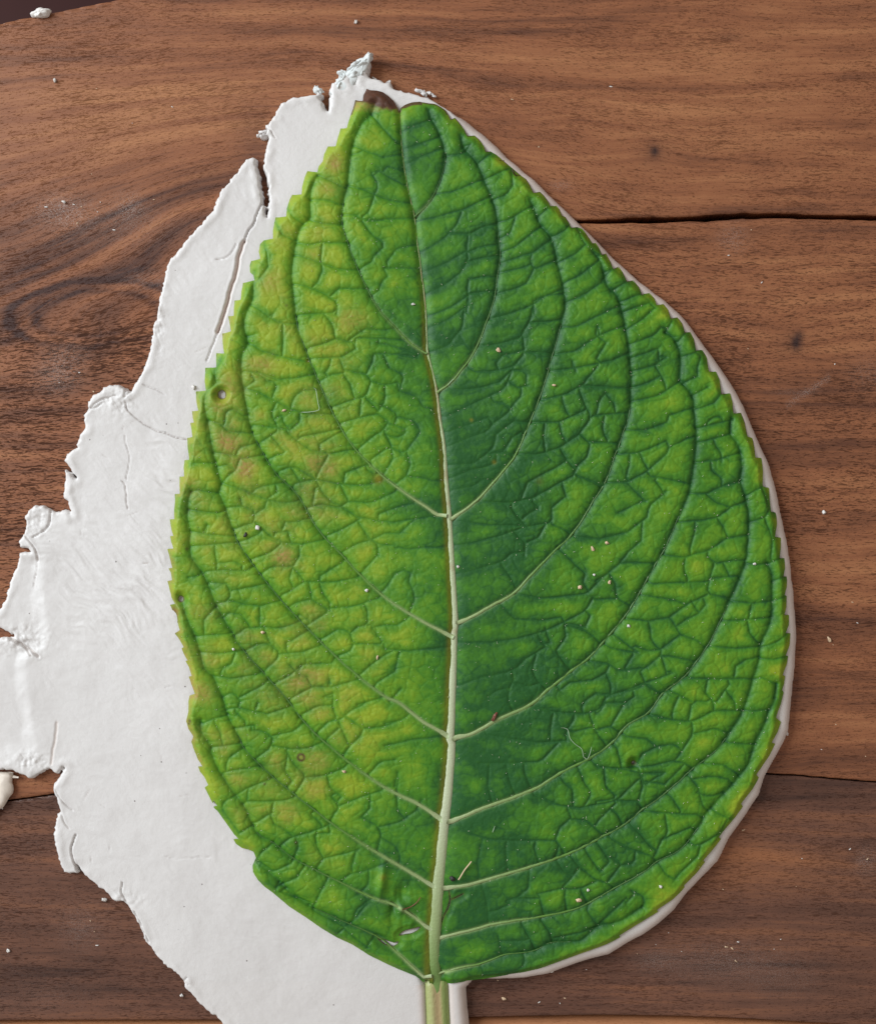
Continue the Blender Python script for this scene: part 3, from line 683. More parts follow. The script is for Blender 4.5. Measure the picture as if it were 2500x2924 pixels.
SEC = [
 T(*A2, [(1070, 1150), (1130, 1100), (1190, 1020), (1235, 920), (1265, 780), (1250, 690), (1210, 590), (1175, 530), (1160, 480)]),
 T(*A6, [(335, 705), (430, 630), (540, 490), (590, 390), (640, 260), (690, 110)]) + T(*A3, [(40, 1540), (60, 1400), (50, 1260), (30, 1100)]) + T(*A2, [(1510, 920), (1470, 820), (1420, 760), (1385, 720), (1360, 640)]),
 T(*A6, [(425, 1505), (580, 1390), (700, 1260), (820, 1110), (890, 950), (980, 730), (1050, 490), (1110, 280), (1135, 140)]) + T(*A3, [(450, 1550), (430, 1480), (410, 1380), (380, 1280), (320, 1215), (290, 1150), (250, 1050)]),
 T(*A10, [(462, 612), (560, 570), (700, 490), (820, 420), (930, 300), (1050, 180), (1190, 40)]) + T(*A6, [(1300, 1420), (1390, 1270), (1470, 1050), (1525, 900), (1550, 760), (1545, 500), (1500, 220), (1460, 100), (1400, 40)]) + T(*A3, [(695, 1440), (640, 1370)]),
 T(*A10, [(448, 1342), (560, 1310), (700, 1230), (900, 1140), (1000, 1060), (1170, 920), (1280, 840), (1370, 740), (1500, 590), (1600, 430), (1700, 250)]) + T(*A7, [(430, 1700), (520, 1500), (590, 1330), (620, 1150), (635, 1020), (620, 850), (610, 740), (560, 670), (530, 640), (535, 500), (500, 380), (440, 330)]),
 T(*A14, [(200, 485), (400, 400), (600, 330), (740, 270), (900, 170), (1080, 80)]) + T(*A11, [(100, 1370), (200, 1260), (330, 1180), (420, 1060), (560, 950), (690, 780), (760, 650), (850, 460), (910, 320), (945, 220), (960, 60)]) + T(*A7, [(965, 1500), (945, 1380), (910, 1270), (920, 1180), (900, 1050), (845, 970), (860, 880)]),
 T(*A14, [(168, 908), (330, 880), (500, 830), (700, 770), (930, 690), (1150, 580), (1290, 500), (1400, 410)]) + T(*A15, [(420, 320), (600, 160), (760, 30)]) + T(*A11, [(900, 1220), (940, 1130), (990, 970), (1030, 840), (1035, 760), (1100, 590), (1110, 400), (1105, 300), (1080, 240)]),
 T(*A14, [(110, 1228), (300, 1180), (500, 1130), (800, 1080), (1000, 1030), (1200, 920), (1400, 810), (1490, 740), (1650, 650)]) + T(*A15, [(665, 490), (690, 440), (870, 240), (960, 120)]) + T(*A11, [(1000, 1380), (1060, 1260), (1090, 1170), (1130, 1090), (1140, 1000)]),
 T(*A14, [(62, 1470), (250, 1410), (400, 1380), (530, 1330), (700, 1310), (830, 1250), (1000, 1240), (1120, 1150), (1250, 1120), (1400, 1030)]),
 T(*A5, [(1695, 468), (1600, 400), (1500, 300), (1400, 190)]) + T(*A2, [(780, 1620), (700, 1450), (640, 1280), (615, 1200), (625, 1050), (650, 960), (665, 800), (690, 680), (740, 570), (800, 510), (820, 440)]),
 T(*A5, [(1765, 1482), (1600, 1370), (1430, 1245), (1260, 1080), (1170, 950), (1090, 800), (1010, 620), (950, 470), (890, 300), (865, 100)]) + T(*A2, [(300, 1500), (310, 1400), (340, 1260), (370, 1200), (415, 1160), (415, 1050), (430, 950), (465, 890)]),
 T(*A10, [(408, 695), (300, 640), (160, 560), (0, 455)]) + T(*A9, [(1300, 330), (1160, 180), (1060, 80)]) + T(*A5, [(980, 1520), (880, 1350), (750, 1220), (640, 1040), (590, 920), (550, 700), (535, 500), (575, 400), (550, 300), (570, 200), (605, 130), (610, 30)]) + T(*A2, [(60, 1500)]),
 T(*A10, [(382, 1322), (240, 1240), (100, 1130), (0, 1080)]) + T(*A9, [(1280, 960), (1100, 800), (940, 640), (800, 490), (640, 290), (520, 120)]) + T(*A5, [(490, 1600), (420, 1400), (395, 1340), (410, 1290), (370, 1150), (340, 1000), (325, 900), (300, 780), (320, 700), (375, 650), (370, 580), (405, 500)]),
 T(*A13, [(1445, 463), (1300, 370), (1100, 270), (900, 130)]) + T(*A9, [(1180, 1470), (1040, 1350), (920, 1230), (830, 1110), (680, 940), (540, 780), (460, 650), (380, 510), (300, 320), (220, 200), (210, 80)]) + T(*A5, [(215, 1600), (195, 1500), (200, 1380), (215, 1340)]),
 T(*A13, [(1405, 893), (1250, 800), (1100, 710), (950, 620), (770, 500), (600, 370), (540, 320), (380, 190), (210, 20)]) + T(*A9, [(530, 1370), (440, 1180), (420, 1100), (350, 950), (300, 900), (260, 750), (190, 580), (165, 500)]),
 T(*A13, [(1385, 1165), (1200, 1030), (1010, 960), (820, 870), (660, 790), (530, 720), (400, 620), (300, 560), (220, 390), (150, 300), (60, 170), (10, 50)]) + T(*A9, [(345, 1400), (280, 1300), (275, 1230)]),
 T(*A13, [(1350, 1470), (1200, 1330), (1050, 1210), (870, 1130), (650, 1030), (500, 930), (400, 830), (290, 740)]),
]
TERT = {
A2: "800,510 880,610 965,690;700,710 780,750 880,780 985,760;650,960 760,990 850,1030 950,1060 1040,1065;820,1010 805,1060 780,1130 730,1170 800,1260 885,1330 860,1370 820,1390 800,1440 730,1485;800,880 840,950 830,1000;620,1145 700,1150 730,1170 830,1185;900,1170 1000,1168 1060,1160;490,1380 480,1450 500,1480 460,1570 430,1600;465,890 540,930 620,970;425,1050 520,1050 600,1080;420,1180 500,1200 600,1210;340,1400 480,1450 600,1490 710,1490;490,1320 560,1325 640,1320;320,1580 430,1610 520,1650 590,1700 580,1765;600,1610 690,1612 760,1610;880,1490 900,1530 860,1570 850,1620;885,1480 1000,1478 1090,1480;985,620 1080,580 1165,545;995,730 1100,700 1220,650;1010,830 1100,780 1250,720;1265,770 1330,765 1385,750 1420,700;1190,1010 1300,1000 1400,960 1500,920;1085,1180 1200,1160 1300,1130 1400,1100 1540,1030;1365,1130 1340,1200 1260,1290 1120,1375;1410,1260 1400,1350 1410,1420 1370,1500 1270,1580 1150,1640;1420,1265 1500,1220 1590,1200;1300,1260 1410,1265;1140,1500 1260,1450 1395,1375;1400,1380 1500,1340 1600,1330;1410,1440 1500,1415 1600,1400;1410,1550 1410,1640 1400,1760;1590,1530 1500,1535 1410,1550;1410,1640 1500,1628 1590,1620;1510,920 1600,880 1680,840;1560,1050 1650,1020 1690,960;1590,1190 1680,1170 1772,1110;1610,1380 1700,1350 1772,1290;1600,1640 1700,1610 1772,1580;1600,1510 1690,1490 1772,1470;1470,820 1560,750;120,1310 140,1380 150,1470;180,1170 240,1270 310,1300;260,1090 310,1160 370,1200;700,760 740,740;330,1320 420,1330;960,1360 900,1440;1000,950 900,900 850,870;990,860 900,840",
A3: "30,1060 100,1030 150,970;50,1200 150,1160 250,1060;65,1390 180,1330 310,1220;65,1450 200,1400 260,1390 380,1300;260,1390 250,1440 270,1490 410,1430;50,1625 150,1600 270,1490;400,1280 470,1240 500,1200;420,1450 520,1400 600,1330;450,1580 560,1530 680,1430;470,1700 600,1640 700,1570;270,1690 350,1650 460,1640;270,1760 270,1690;70,1290 120,1260;700,1560 760,1490;770,1620 850,1570;820,1690 950,1640;830,1760 900,1730 1000,1700;310,1150 350,1110;650,1380 690,1390;590,1320 560,1270 545,1215",
A5: "870,40 950,50 1010,85 1140,155 1200,155 1300,175 1400,180;1140,155 1130,210 1050,215 900,225;1060,220 1110,290 1130,370 1240,400 1255,440 1160,490 970,500;970,430 1040,410 1130,375;1255,370 1250,420;1500,310 1400,320 1320,310;1255,370 1400,370 1560,380;650,190 720,250 800,280 880,280;580,360 620,350;600,410 680,460 790,490 950,520;795,420 795,490;545,580 640,590 760,630 900,620 990,600;1150,490 1180,570 1320,600 1350,640 1320,740 1250,755 1120,800;1040,635 1100,600 1180,590;1180,600 1220,660 1250,755;1320,600 1340,560 1360,520;1290,760 1280,840;1170,900 1280,870 1400,850 1460,900 1430,950 1350,1000 1280,1060;1320,750 1400,830;1440,730 1430,780 1400,830;1430,950 1480,1050 1490,1130 1430,1230;1350,1140 1440,1070;560,690 640,710 760,770 850,820 940,845 1100,850;880,730 850,780 850,820;930,700 1040,700;760,770 720,850 750,900 770,950 640,1040;610,920 700,930 840,950 900,900 900,860;820,960 900,1030 980,1080 1100,1100 1250,1070;790,860 800,900 840,950;1030,1080 1030,1040 1160,960;920,990 1040,970 1160,940;330,890 400,910 450,960 590,970;360,1090 450,1100 550,1130 660,1110;380,1180 440,1170;410,1290 460,1230 500,1200;430,1290 500,1310 600,1350 700,1390 800,1410 880,1400;600,1350 640,1310 800,1280;690,1140 770,1100 820,1100 760,1030;770,1210 860,1180 900,1200 1010,1260 940,1270 870,1290;1010,1260 1100,1280 1160,1290 1300,1300 1420,1270;1010,1250 1030,1200 1080,1110;1160,1290 1210,1400 1150,1440 1040,1420 950,1440;1010,1270 1040,1340 1100,1400 1160,1430 1270,1500 1400,1525 1500,1530 1760,1490;1180,1270 1190,1220 1350,1160;1210,1400 1350,1410 1500,1340;1000,1320 980,1420;500,1570 620,1530 610,1460 540,1430 440,1440;540,1430 530,1380;620,1480 680,1440 690,1400;650,1560 720,1620 800,1660 920,1670 1050,1640;850,1660 830,1590 750,1600;780,1670 720,1720 600,1765;540,1650 640,1610;810,1530 880,1530 950,1510;810,1530 790,1590;1070,1620 1180,1570 1280,1510;1170,1720 1280,1660 1330,1650;1280,1540 1330,1620 1400,1670 1500,1680;1390,1660 1400,1740;220,1590 330,1610 480,1620;200,1450 330,1470 400,1470;240,1680 370,1670 490,1660;225,1160 300,1155 360,1160;260,1330 330,1340 390,1345;320,1550 300,1600;1430,1240 1500,1290 1570,1240 1600,1170;1580,1240 1650,1245 1740,1270;1400,400 1500,420 1650,470;1370,470 1500,470 1640,490;1350,640 1440,670 1520,650;900,80 870,40;600,600 620,640 560,680;640,590 700,640 760,650 750,690;1100,500 1090,560 1060,590;500,1110 520,1060 600,1040;850,1190 890,1250;700,1380 760,1340;1440,900 1560,940;1480,1060 1560,1100 1590,1060;1400,1480 1500,1440 1620,1410;1330,1650 1440,1600 1530,1600;1500,1690 1590,1700 1700,1690;1380,1230 1330,1200;550,860 480,820 440,840 430,900;700,240 740,220",
A6: "250,100 330,75 400,40;270,310 380,260 530,160 520,50 530,0;270,230 400,180 530,100;500,170 490,300 400,410 310,450;530,100 640,50;720,70 800,55 850,30;660,250 780,220 930,160 1000,110 1120,60;930,170 910,270 850,370 700,410 590,420;920,270 1020,270 1110,250;1150,150 1300,90 1400,30;870,370 880,460 810,550 680,580 560,580;740,480 870,450;700,530 740,480;810,550 770,650 740,700 580,770 400,860;420,695 560,690 720,650 800,570;780,640 840,680 900,670;820,570 890,580 890,670;1060,470 980,462 900,460;1110,300 1200,300 1340,230 1490,160;1080,470 1200,450 1350,350 1510,290;1330,350 1390,400 1330,500 1340,530 1430,510 1540,460;1040,580 1200,560 1340,530;1340,540 1250,660 1150,720 990,760;1250,670 1400,680 1540,690;1230,710 1260,800 1300,870 1220,980 1100,1060 970,1105 840,1100;930,900 1100,900 1250,830;1310,860 1400,850 1530,840;1330,850 1350,760 1390,720 1440,780 1450,840;1230,980 1290,1040 1270,1120 1200,1190 1200,1230 1050,1310 930,1380 780,1410 600,1400;1120,1100 1180,1180;900,1280 1050,1200 1130,1150;1000,990 1010,1080;1210,1240 1270,1260 1330,1290;1290,1020 1380,1030 1460,1030;1120,1300 1140,1370 1050,1440 1050,1530 890,1560 800,1450;900,1480 980,1440 930,1400;450,1520 650,1550 750,1550 880,1555;440,1680 600,1650 750,1610 880,1560;820,1600 880,1660 880,1740;1050,1540 1150,1590;890,1660 960,1630;1550,770 1700,740 1772,700;1550,580 1700,540 1772,490;1540,410 1700,350 1740,300;1520,320 1620,250 1700,180;1520,950 1650,950 1772,900;1480,1100 1600,1090 1772,1020;1400,1280 1520,1280 1650,1210 1772,1100;1200,1620 1350,1640 1530,1590 1650,1500 1660,1430 1772,1340;1470,1470 1620,1400;1640,1400 1530,1290;1670,1240 1772,1260;380,1060 500,1010 640,960 680,910 790,830 800,790 850,740;680,910 650,870 400,960;690,770 740,780 800,820;410,1170 560,1160 640,1100 680,1060 700,980 800,900;420,1250 540,1200 640,1180 700,1150;430,1330 560,1300 620,1260;640,1100 760,1090 800,1110;740,1090 800,1000 860,960;1200,580 1180,520;1100,900 1110,970;1120,760 1140,830;0,800 80,850 60,920;100,870 200,900 220,960;0,980 100,1000 130,960;150,1140 120,1240 60,1290;200,740 240,800;30,560 120,600 90,700;0,430 100,440 190,420;1380,860 1370,960 1400,1010;1340,300 1330,350",
A7: "180,200 260,160;200,320 300,280 370,180;215,410 300,370 400,330 410,260 390,170;220,580 330,550 400,500 520,450;230,780 340,760 430,720 530,640;190,960 300,950 420,920 460,860 450,800;460,860 540,830 620,810;420,920 440,1030 460,1060 360,1170 260,1260 150,1290 60,1280;460,1060 560,1010 620,990;150,1100 270,1100 320,1060 440,1040;280,1110 310,1170 330,1200;640,1030 760,1000 845,975;640,1150 760,1140 880,1100;640,940 740,910 840,890;630,820 740,780 790,720;615,730 700,680;560,650 640,610;540,490 630,460;590,1350 700,1350 800,1300 900,1275;330,1240 380,1270 480,1250 600,1220;330,1430 400,1370 470,1340 560,1350;270,1400 330,1440 320,1510 230,1580 130,1620 0,1640;530,1530 660,1520 760,1500 860,1430 940,1400;440,1740 560,1750 700,1710 830,1630 950,1610;760,1500 800,1560 830,1630;950,1360 1040,1310;850,870 850,970;970,1530 1060,1500;1060,1350 1090,1450 1130,1470;1100,1760 1105,1640;300,1000 290,950;390,440 400,510;380,560 420,620;240,490 380,440;240,680 330,650;760,1060 800,1110 790,1150;730,1200 790,1260 790,1300;100,1220 150,1290;210,1160 190,1250;650,400 700,340;640,560 660,480;700,900 740,870 790,870;480,260 440,330;520,390 560,340;150,1510 230,1440 270,1400;430,1360 400,1300 370,1270;690,1350 740,1400 850,1440;620,1580 590,1700",
A11: "440,190 560,205 680,190 800,100 945,65;700,190 740,240 840,225 940,220;740,250 710,350 700,430 770,450 840,460;720,330 800,325 890,320;190,590 330,605 460,580 570,500 700,435;280,440 400,455 520,480 560,500;640,540 600,480;360,370 500,360 690,355;575,330 550,280 560,210;530,690 640,730 690,770;470,590 530,690 410,780 330,790 250,760;410,780 405,820 330,880 280,920 310,1000 400,1060;400,820 500,830 620,860;310,1000 230,1040 90,1070;410,820 430,880 440,920;320,990 400,960 480,930;130,1200 180,1120 240,1080;0,1190 50,1150 60,1090;150,240 200,170 280,100;0,350 80,300 150,240 250,235 350,240;120,370 130,460 200,500;0,470 60,465 120,460;860,480 980,490 1100,480;800,600 960,595 1090,580;950,600 970,680 1020,740;700,760 860,775 1030,765;1040,770 1130,740 1200,690;590,960 730,970 870,965 1000,970;870,965 880,890 940,850 1030,830;1040,840 1120,845 1200,830;340,1195 460,1220 600,1240 740,1170 915,1165;600,1240 610,1310 540,1420 500,1480 340,1520 140,1530;740,1170 740,1110 690,1060 700,980;700,1110 600,1110 590,1180;610,1310 680,1300 740,1280;760,1110 840,1000;920,1165 1000,1168 1080,1160;830,1370 960,1380 1010,1380;500,1490 560,1500 610,1540;950,240 1020,245 1080,240;1090,240 1180,200;1115,350 1200,320;1105,480 1190,450;590,1590 640,1650 670,1765;270,1540 300,1620 260,1740;270,1560 350,1565 430,1560;0,1740 130,1720 60,1640;540,1420 500,1380 400,1390 290,1440 260,1500;150,1480 130,1400;340,640 350,730 400,780;130,700 210,760 260,800;570,590 640,560 690,500;580,200 600,150;700,60 760,40 840,80;830,300 800,240;980,490 960,590;470,1040 540,1080 600,1110;480,1190 490,1140;820,1040 870,1110;1040,960 1140,1000 1120,1090;620,1600 720,1580 830,1600;680,1500 800,1510 880,1560;230,820 180,900;60,930 100,1010 90,1070",
A10: "440,310 600,270 730,230 800,180 880,170;730,240 780,310 820,390;830,60 880,130 970,240;460,740 650,740 850,710 1000,670 1130,610 1260,540 1310,460;820,430 960,460 1120,450 1270,430 1370,330 1450,260;1310,460 1390,455 1450,460 1540,510;1290,570 1260,640 1140,620;1140,630 1240,655 1310,700;1130,620 1140,700 1080,790;970,700 1010,770 870,850 850,890 760,930 600,960 470,1010;800,920 810,970 770,1060 790,1140;930,920 960,980 1010,1030;1090,810 1120,860 1160,900;820,590 970,600 1110,580;1290,860 1400,870 1480,920 1620,900;930,1140 1060,1180 1250,1190 1360,1160 1390,1080 1500,1050 1640,990;1450,1190 1530,1270;1470,1200 1500,1120 1600,1050;1600,930 1640,1000 1710,1060;1610,920 1740,830;1520,590 1640,600 1772,590;1190,1220 1140,1300 1140,1360 960,1370 800,1350 640,1320;1040,1300 1040,1360;1290,1200 1320,1290 1380,1370;600,1500 800,1500 980,1490 1090,1370;1320,1490 1340,1530 1450,1535 1560,1530 1700,1500;0,400 60,310 120,280;160,540 190,440 150,360 160,300;0,630 80,630 150,580;0,780 150,790 390,770;30,1110 100,1030;0,1250 100,1230 150,1190;0,1390 180,1350 370,1330;60,1650 80,1560;650,1640 680,1770;770,1560 800,1650;880,1560 920,1660;950,820 930,900;1010,650 1040,740;1370,740 1440,780 1560,800;1500,1120 1390,1120;1100,1040 1170,990 1300,980;1250,1190 1240,1120 1330,1060;1440,440 1450,370;1200,250 1260,300 1250,360;840,1000 900,1020 960,1000;1190,1300 1260,1280;1420,1270 1520,1330 1650,1350;1440,1400 1480,1500;650,1080 700,1040 760,1030",
A9: "310,290 420,280 560,290 610,260;380,280 385,220 370,190;620,230 720,180 780,110;650,310 730,260 860,260 900,190;860,265 930,350 850,410 790,440;840,340 860,390;930,355 1100,360 1260,330;1030,360 1030,320 1160,240;960,360 980,470 1090,540 950,630;1030,370 1050,430 1090,480 1090,540;1090,525 1250,510 1400,460;480,410 600,390 690,370;330,360 440,370 470,420 460,470 380,495;460,470 560,500 650,510 770,480;260,320 200,330;650,520 650,640;500,690 560,650 680,640 780,650 890,610;460,550 540,570 590,640;560,790 640,745 720,750 770,800 770,830 680,920;770,810 920,800 1030,760;820,790 820,740 930,680;720,750 680,660;250,700 350,690 460,685;270,800 400,810 540,790;350,950 480,965 650,935;400,940 400,910 470,870;740,1000 830,950 920,880;850,1090 980,1020 1100,1020 1270,970;1090,1020 1090,970;950,960 980,1020;920,1190 1010,1140 1110,1130 1110,1060;460,1060 500,1070 530,1110 520,1140;530,1080 650,1020 700,980;450,1160 520,1150 600,1170 700,1190 830,1150;1020,1300 1080,1240 1170,1220 1220,1170 1300,1130;1110,1140 1130,1200;1180,1200 1300,1280 1430,1270 1570,1210;1300,1290 1280,1340 1220,1390 1180,1450;1090,1330 1150,1280;1150,1240 1210,1380;290,1250 360,1220 440,1200;350,1400 420,1390 510,1380;500,1280 620,1260;640,1460 720,1400 730,1340 680,1300 600,1290;730,1390 850,1410 960,1405 1040,1370;710,1330 860,1300 920,1250;420,1560 520,1540 650,1520;440,1550 440,1480 550,1400;820,1420 860,1500 930,1570 930,1600 880,1680;930,1590 1060,1580 1180,1530;470,1720 570,1660 720,1600;570,1740 580,1660;640,1740 780,1740 860,1720;1330,540 1330,630 1270,640;1270,640 1430,630 1580,590;1350,630 1400,700 1430,750 1240,745 1220,680 1160,650 1030,720;1440,750 1600,780 1760,790;1240,750 1220,790 1150,820;1280,940 1400,840 1490,790;1590,540 1620,450 1590,370;1410,420 1500,320 1560,290;1290,300 1390,190 1400,120 1330,80;1170,180 1270,110 1330,80;1400,120 1520,128 1640,130;1340,1570 1410,1490 1500,1480;1060,1080 1110,1060;1270,1130 1410,1090;1390,990 1500,920;840,880 900,940 950,960;1100,870 1040,870;620,1180 640,1120;380,1270 400,1310;500,1180 560,1230;400,240 480,230 540,250;900,560 960,600;870,490 960,470;1500,560 1510,650;1380,640 1390,700;300,600 300,690;380,590 430,580",
A13: "250,360 380,375 540,340;230,350 240,290 340,230;340,370 330,320;300,490 360,450 400,430;450,640 500,590 620,560 750,510;410,500 480,540 530,580;680,780 720,720 820,700 940,660;720,715 680,650 670,580;530,720 560,640;290,740 330,680 380,640;310,740 400,800 520,750;600,770 550,840 420,900;740,860 700,930 650,1040 690,1070 850,1150 890,1130 1000,1000;1000,800 1010,870 950,940;1130,740 1010,790 870,820 830,870;770,470 820,380 770,330;810,390 940,340 1090,290;1060,660 1080,590 1070,520 960,460;1070,520 1200,490 1300,420;1190,420 1180,300 1190,220;1010,190 1080,100 1180,90;1010,400 960,460;910,1110 920,1050 1010,980;1000,1280 890,1200 850,1160;850,1160 800,1200;990,1280 1030,1230 1040,1210;590,200 560,160 470,100;600,210 740,190 860,130;540,310 600,220;740,190 760,270 830,330;400,380 390,450;640,440 700,500;920,680 900,770;1200,700 1170,640;450,930 520,960 640,1000;760,560 680,560;110,350 70,400 130,480;190,560 260,520;1300,420 1340,350;480,160 520,230",
A14: "720,320 870,380 1000,400 1240,350 1350,240 1400,200;1250,350 1360,360 1400,410;1370,370 1400,260 1380,180 1270,150 1120,140;1280,150 1450,140 1600,110 1640,80;1700,150 1620,110;300,560 450,600 600,605 850,605;940,470 880,520 850,600 900,670;940,470 1050,480 1150,570;930,410 950,470;540,680 550,790;720,660 750,750;360,740 370,850;750,960 780,1080;910,960 920,1040;1010,920 1060,1010;740,940 880,910 1010,910 1110,860;1100,850 1190,880 1220,910;950,700 990,760 1100,850;960,830 900,900;1190,850 1260,760 1350,750 1350,700;1200,590 1300,650 1450,700 1490,750;1470,700 1520,600 1700,520;1540,430 1560,560 1520,600;1390,420 1540,430 1740,440;1330,920 1400,960 1410,1010;1500,750 1550,820 1600,850;1050,1050 1110,1130;1120,1140 1200,1060 1300,970;420,1000 430,1130;580,970 660,972 750,970;760,1110 820,1190 830,1240;640,1130 700,1240 720,1290;840,1220 1000,1190 1110,1150;490,1210 520,1330;650,1330 660,1390 600,1430 480,1440;380,1390 400,1440;500,1240 570,1242 650,1240;440,370 440,240;540,300 590,210;640,160 750,110 830,30;580,130 660,125 740,110;1100,600 1160,680 1190,740 1130,800;1060,700 1100,760;870,640 850,720 900,790;1250,740 1180,700;1380,560 1450,640;1040,250 1080,300 1030,390;900,230 960,290;1120,480 1180,420 1230,370;1420,250 1500,200;1580,330 1640,420;1270,500 1240,440;680,900 620,960 540,990;480,1050 560,1010;1300,1000 1360,930",
A15: "600,200 620,300 660,440;480,330 540,430 440,440;860,180 780,240 640,200;630,300 720,330 800,300;430,440 450,540 400,600;590,560 480,550;760,430 850,470;590,620 640,640 780,560;640,700 520,820;700,60 780,180;260,170 160,160;560,120 430,250 300,230",
}
TL = []
for org, s_ in TERT.items():
    for pl in s_.split(';'):
        TL.append((org, T(*org, [tuple(map(float, q.split(','))) for q in pl.split()])))
# neighbouring details overlap: keep each small vein once, then let loose ends meet the vein they run to
_kept = []
for org, p in TL:
    d_ = _resample(np.array(p), 8)
    dup_ = False
    for o2, d2 in _kept:
        if o2 == org: continue
        m_ = np.sqrt(((d_[:, None] - d2[None]) ** 2).sum(2)).min(1)
        if (m_ < 20).mean() > .55: dup_ = True; break
    if not dup_: _kept.append((org, d_)); 
_main = [_resample(np.array(p), 6) for p in SEC + [MID]]
_all = np.vstack(_main)
TL = []
for i_, (org, p) in enumerate(_kept):
    oth = np.vstack([_all] + [q for j_, (o2, q) in enumerate(_kept) if j_ != i_])
    q = [tuple(v_) for v_ in p[::2]] + ([tuple(p[-1])] if len(p) % 2 == 0 else [])
    for end in (0, -1):
        dd = np.hypot(*(oth - np.array(q[end])).T); k_ = dd.argmin()
        e0 = np.array(q[end]); e1 = np.array(q[1 if end == 0 else -2]); dr = e0 - e1; dr = dr / (np.hypot(*dr) + 1e-9)
        if dd[k_] >= 26:      # look ahead along the vein's own direction
            vv = oth - e0; ln_ = np.hypot(*vv.T); cs_ = (vv @ dr) / (ln_ + 1e-9)
            dd = np.where((cs_ > .72) & (ln_ < 75), ln_, 1e9); k_ = dd.argmin()
        if 4 < dd[k_] < 76:
            q = [tuple(oth[k_])] + q if end == 0 else q + [tuple(oth[k_])]
    TL.append(q)

LT = CT + 1.0                      # the leaf lies on the clay
gl = Grid(dense(470, 2275, 2.0), dense(250, 2825, 2.0))
X, Y = gl.X, gl.Y
outl = np.array(leaf_outline)
sdL = gl.sdf(outl, 110)
sdL = sdL + .5 * fbm(X / 7, Y / 7, 301, 2) * (np.abs(sdL) < 6)
sdE = sdL.copy()
holes = [(634, 1127, 10, 12), (517, 1710, 7, 8), (1807, 2177, 4, 5)]
for hx, hy, ra, rb in holes:
    q = np.hypot((X - hx) / ra, (Y - hy) / rb)
    sdL = np.minimum(sdL, (q - 1) * ra + 1.2 * fbm(X / 6, Y / 6, 311, 2))
tears = [(T(*A13, [(1065, 1228), (1110, 1252), (1160, 1266), (1186, 1250)]), 6.0),
         (T(*A13, [(1198, 1206), (1230, 1190), (1280, 1178), (1325, 1158)]), 6.0),
         (T(0, 1500, [(1095, 540), (1108, 575), (1118, 610)]), 4.5),
         (T(*A13, [(1455, 1170), (1470, 1100), (1500, 1040), (1515, 985), (1510, 930)]), 1.6),
         (T(*A13, [(1515, 985), (1560, 965), (1600, 945)]), 1.2)]
dtear = gl.full(60)
for tp, w in tears:
    p = smooth(tp, 5); pt = gl.full(0); dd = gl.dist(p, 40, None, pt)
    w = w * (.25 + .75 * np.sin(np.pi * np.clip(pt, 0, 1)) ** .8)
    sdL = np.minimum(sdL, dd - w + 1.0 * fbm(X / 8, Y / 8, 321, 2)); dtear = np.minimum(dtear, dd - w)

# a small wobble turns the traced strokes into organic lines
def wob(p, a=1.6):
    return p + np.c_[a * fbm(p[:, 0] / 22, p[:, 1] / 22, 331, 2), a * fbm(p[:, 0] / 22, p[:, 1] / 22, 337, 2)]
R2 = 90.0
mid = smooth(MID, 12)
pm = gl.full(0); sgm = gl.full(0)
dM = gl.dist(mid, 260, None, pm, sgm)
secs = [wob(smooth(s_, 12)) for s_ in SEC]
dS = gl.full(R2); pS = gl.full(0)
for s_ in secs: gl.dist(s_, R2, dS, pS)
dTt = gl.full(70)
for s_ in TL: gl.dist(wob(smooth(s_, 9)), 70, dTt)
# fourth-order network: jittered cells, a little elongated across the side veins
def cells(size, seed, aspect=1.3, ang_l=.15, ang_r=-.45):
    xm = np.interp(Y, mid[:, 1], mid[:, 0])
    a = np.where(X < xm, ang_l, ang_r)
    wx = X + 10 * fbm(X / 45, Y / 45, seed, 2); wy = Y + 10 * fbm(X / 45, Y / 45, seed + 5, 2)
    u = (wx * np.cos(a) + wy * np.sin(a)) / (size * aspect); v = (-wx * np.sin(a) + wy * np.cos(a)) / size
    iu = np.floor(u).astype(int); iv = np.floor(v).astype(int)
    rx = np.random.RandomState(seed).rand(128, 128); ry = np.random.RandomState(seed + 1).rand(128, 128)
    f1 = gl.full(9.0); f2 = gl.full(9.0)
    for di in (-1, 0, 1):
        for dj in (-1, 0, 1):
            cu = iu + di; cv = iv + dj
            px = cu + rx[cv & 127, cu & 127]; py = cv + ry[cv & 127, cu & 127]
            d = np.hypot(px - u, py - v)
            f2 = np.where(d < f1, f1, np.minimum(f2, d)); f1 = np.minimum(f1, d)
    return (f2 - f1) * size * .5
c4 = cells(34, 401, 1.15); c5 = cells(17, 411, 1.15)
xm = np.interp(Y, mid[:, 1], mid[:, 0])
xr = X - xm
leftside = xr < 0
# relief
nM = np.clip(pm, 0, 1)
aS = 1 - np.exp(-(dS / 11.0) ** 1.4)
aT = 1 - np.exp(-(dTt / 4.4) ** 1.25)
a4 = 1 - np.exp(-(c4 / 3.2) ** 1.3)
a5 = 1 - np.exp(-(c5 / 3.0) ** 1.4)
near_mid = np.exp(-(dM / (90 + 130 * nM)) ** 2)          # the blade is smoother beside the midrib
calm = 1 - .72 * near_mid * (~leftside) - .35 * near_mid * leftside
def blur(A, rad, n=2):
    for _ in range(n):
        for ax in (0, 1):
            P = np.pad(A, [(rad + 1, rad) if k == ax else (0, 0) for k in (0, 1)], 'edge').cumsum(ax)
            m_ = A.shape[ax]
            A = (np.take(P, np.arange(2 * rad + 1, 2 * rad + 1 + m_), ax) - np.take(P, np.arange(0, m_), ax)) / (2 * rad + 1)
    return A
sdB = blur(sdE, 9)
dH = gl.full(60.0)
for hx, hy, ra, rb in holes: dH = np.minimum(dH, np.hypot(X - hx, Y - hy) - ra)
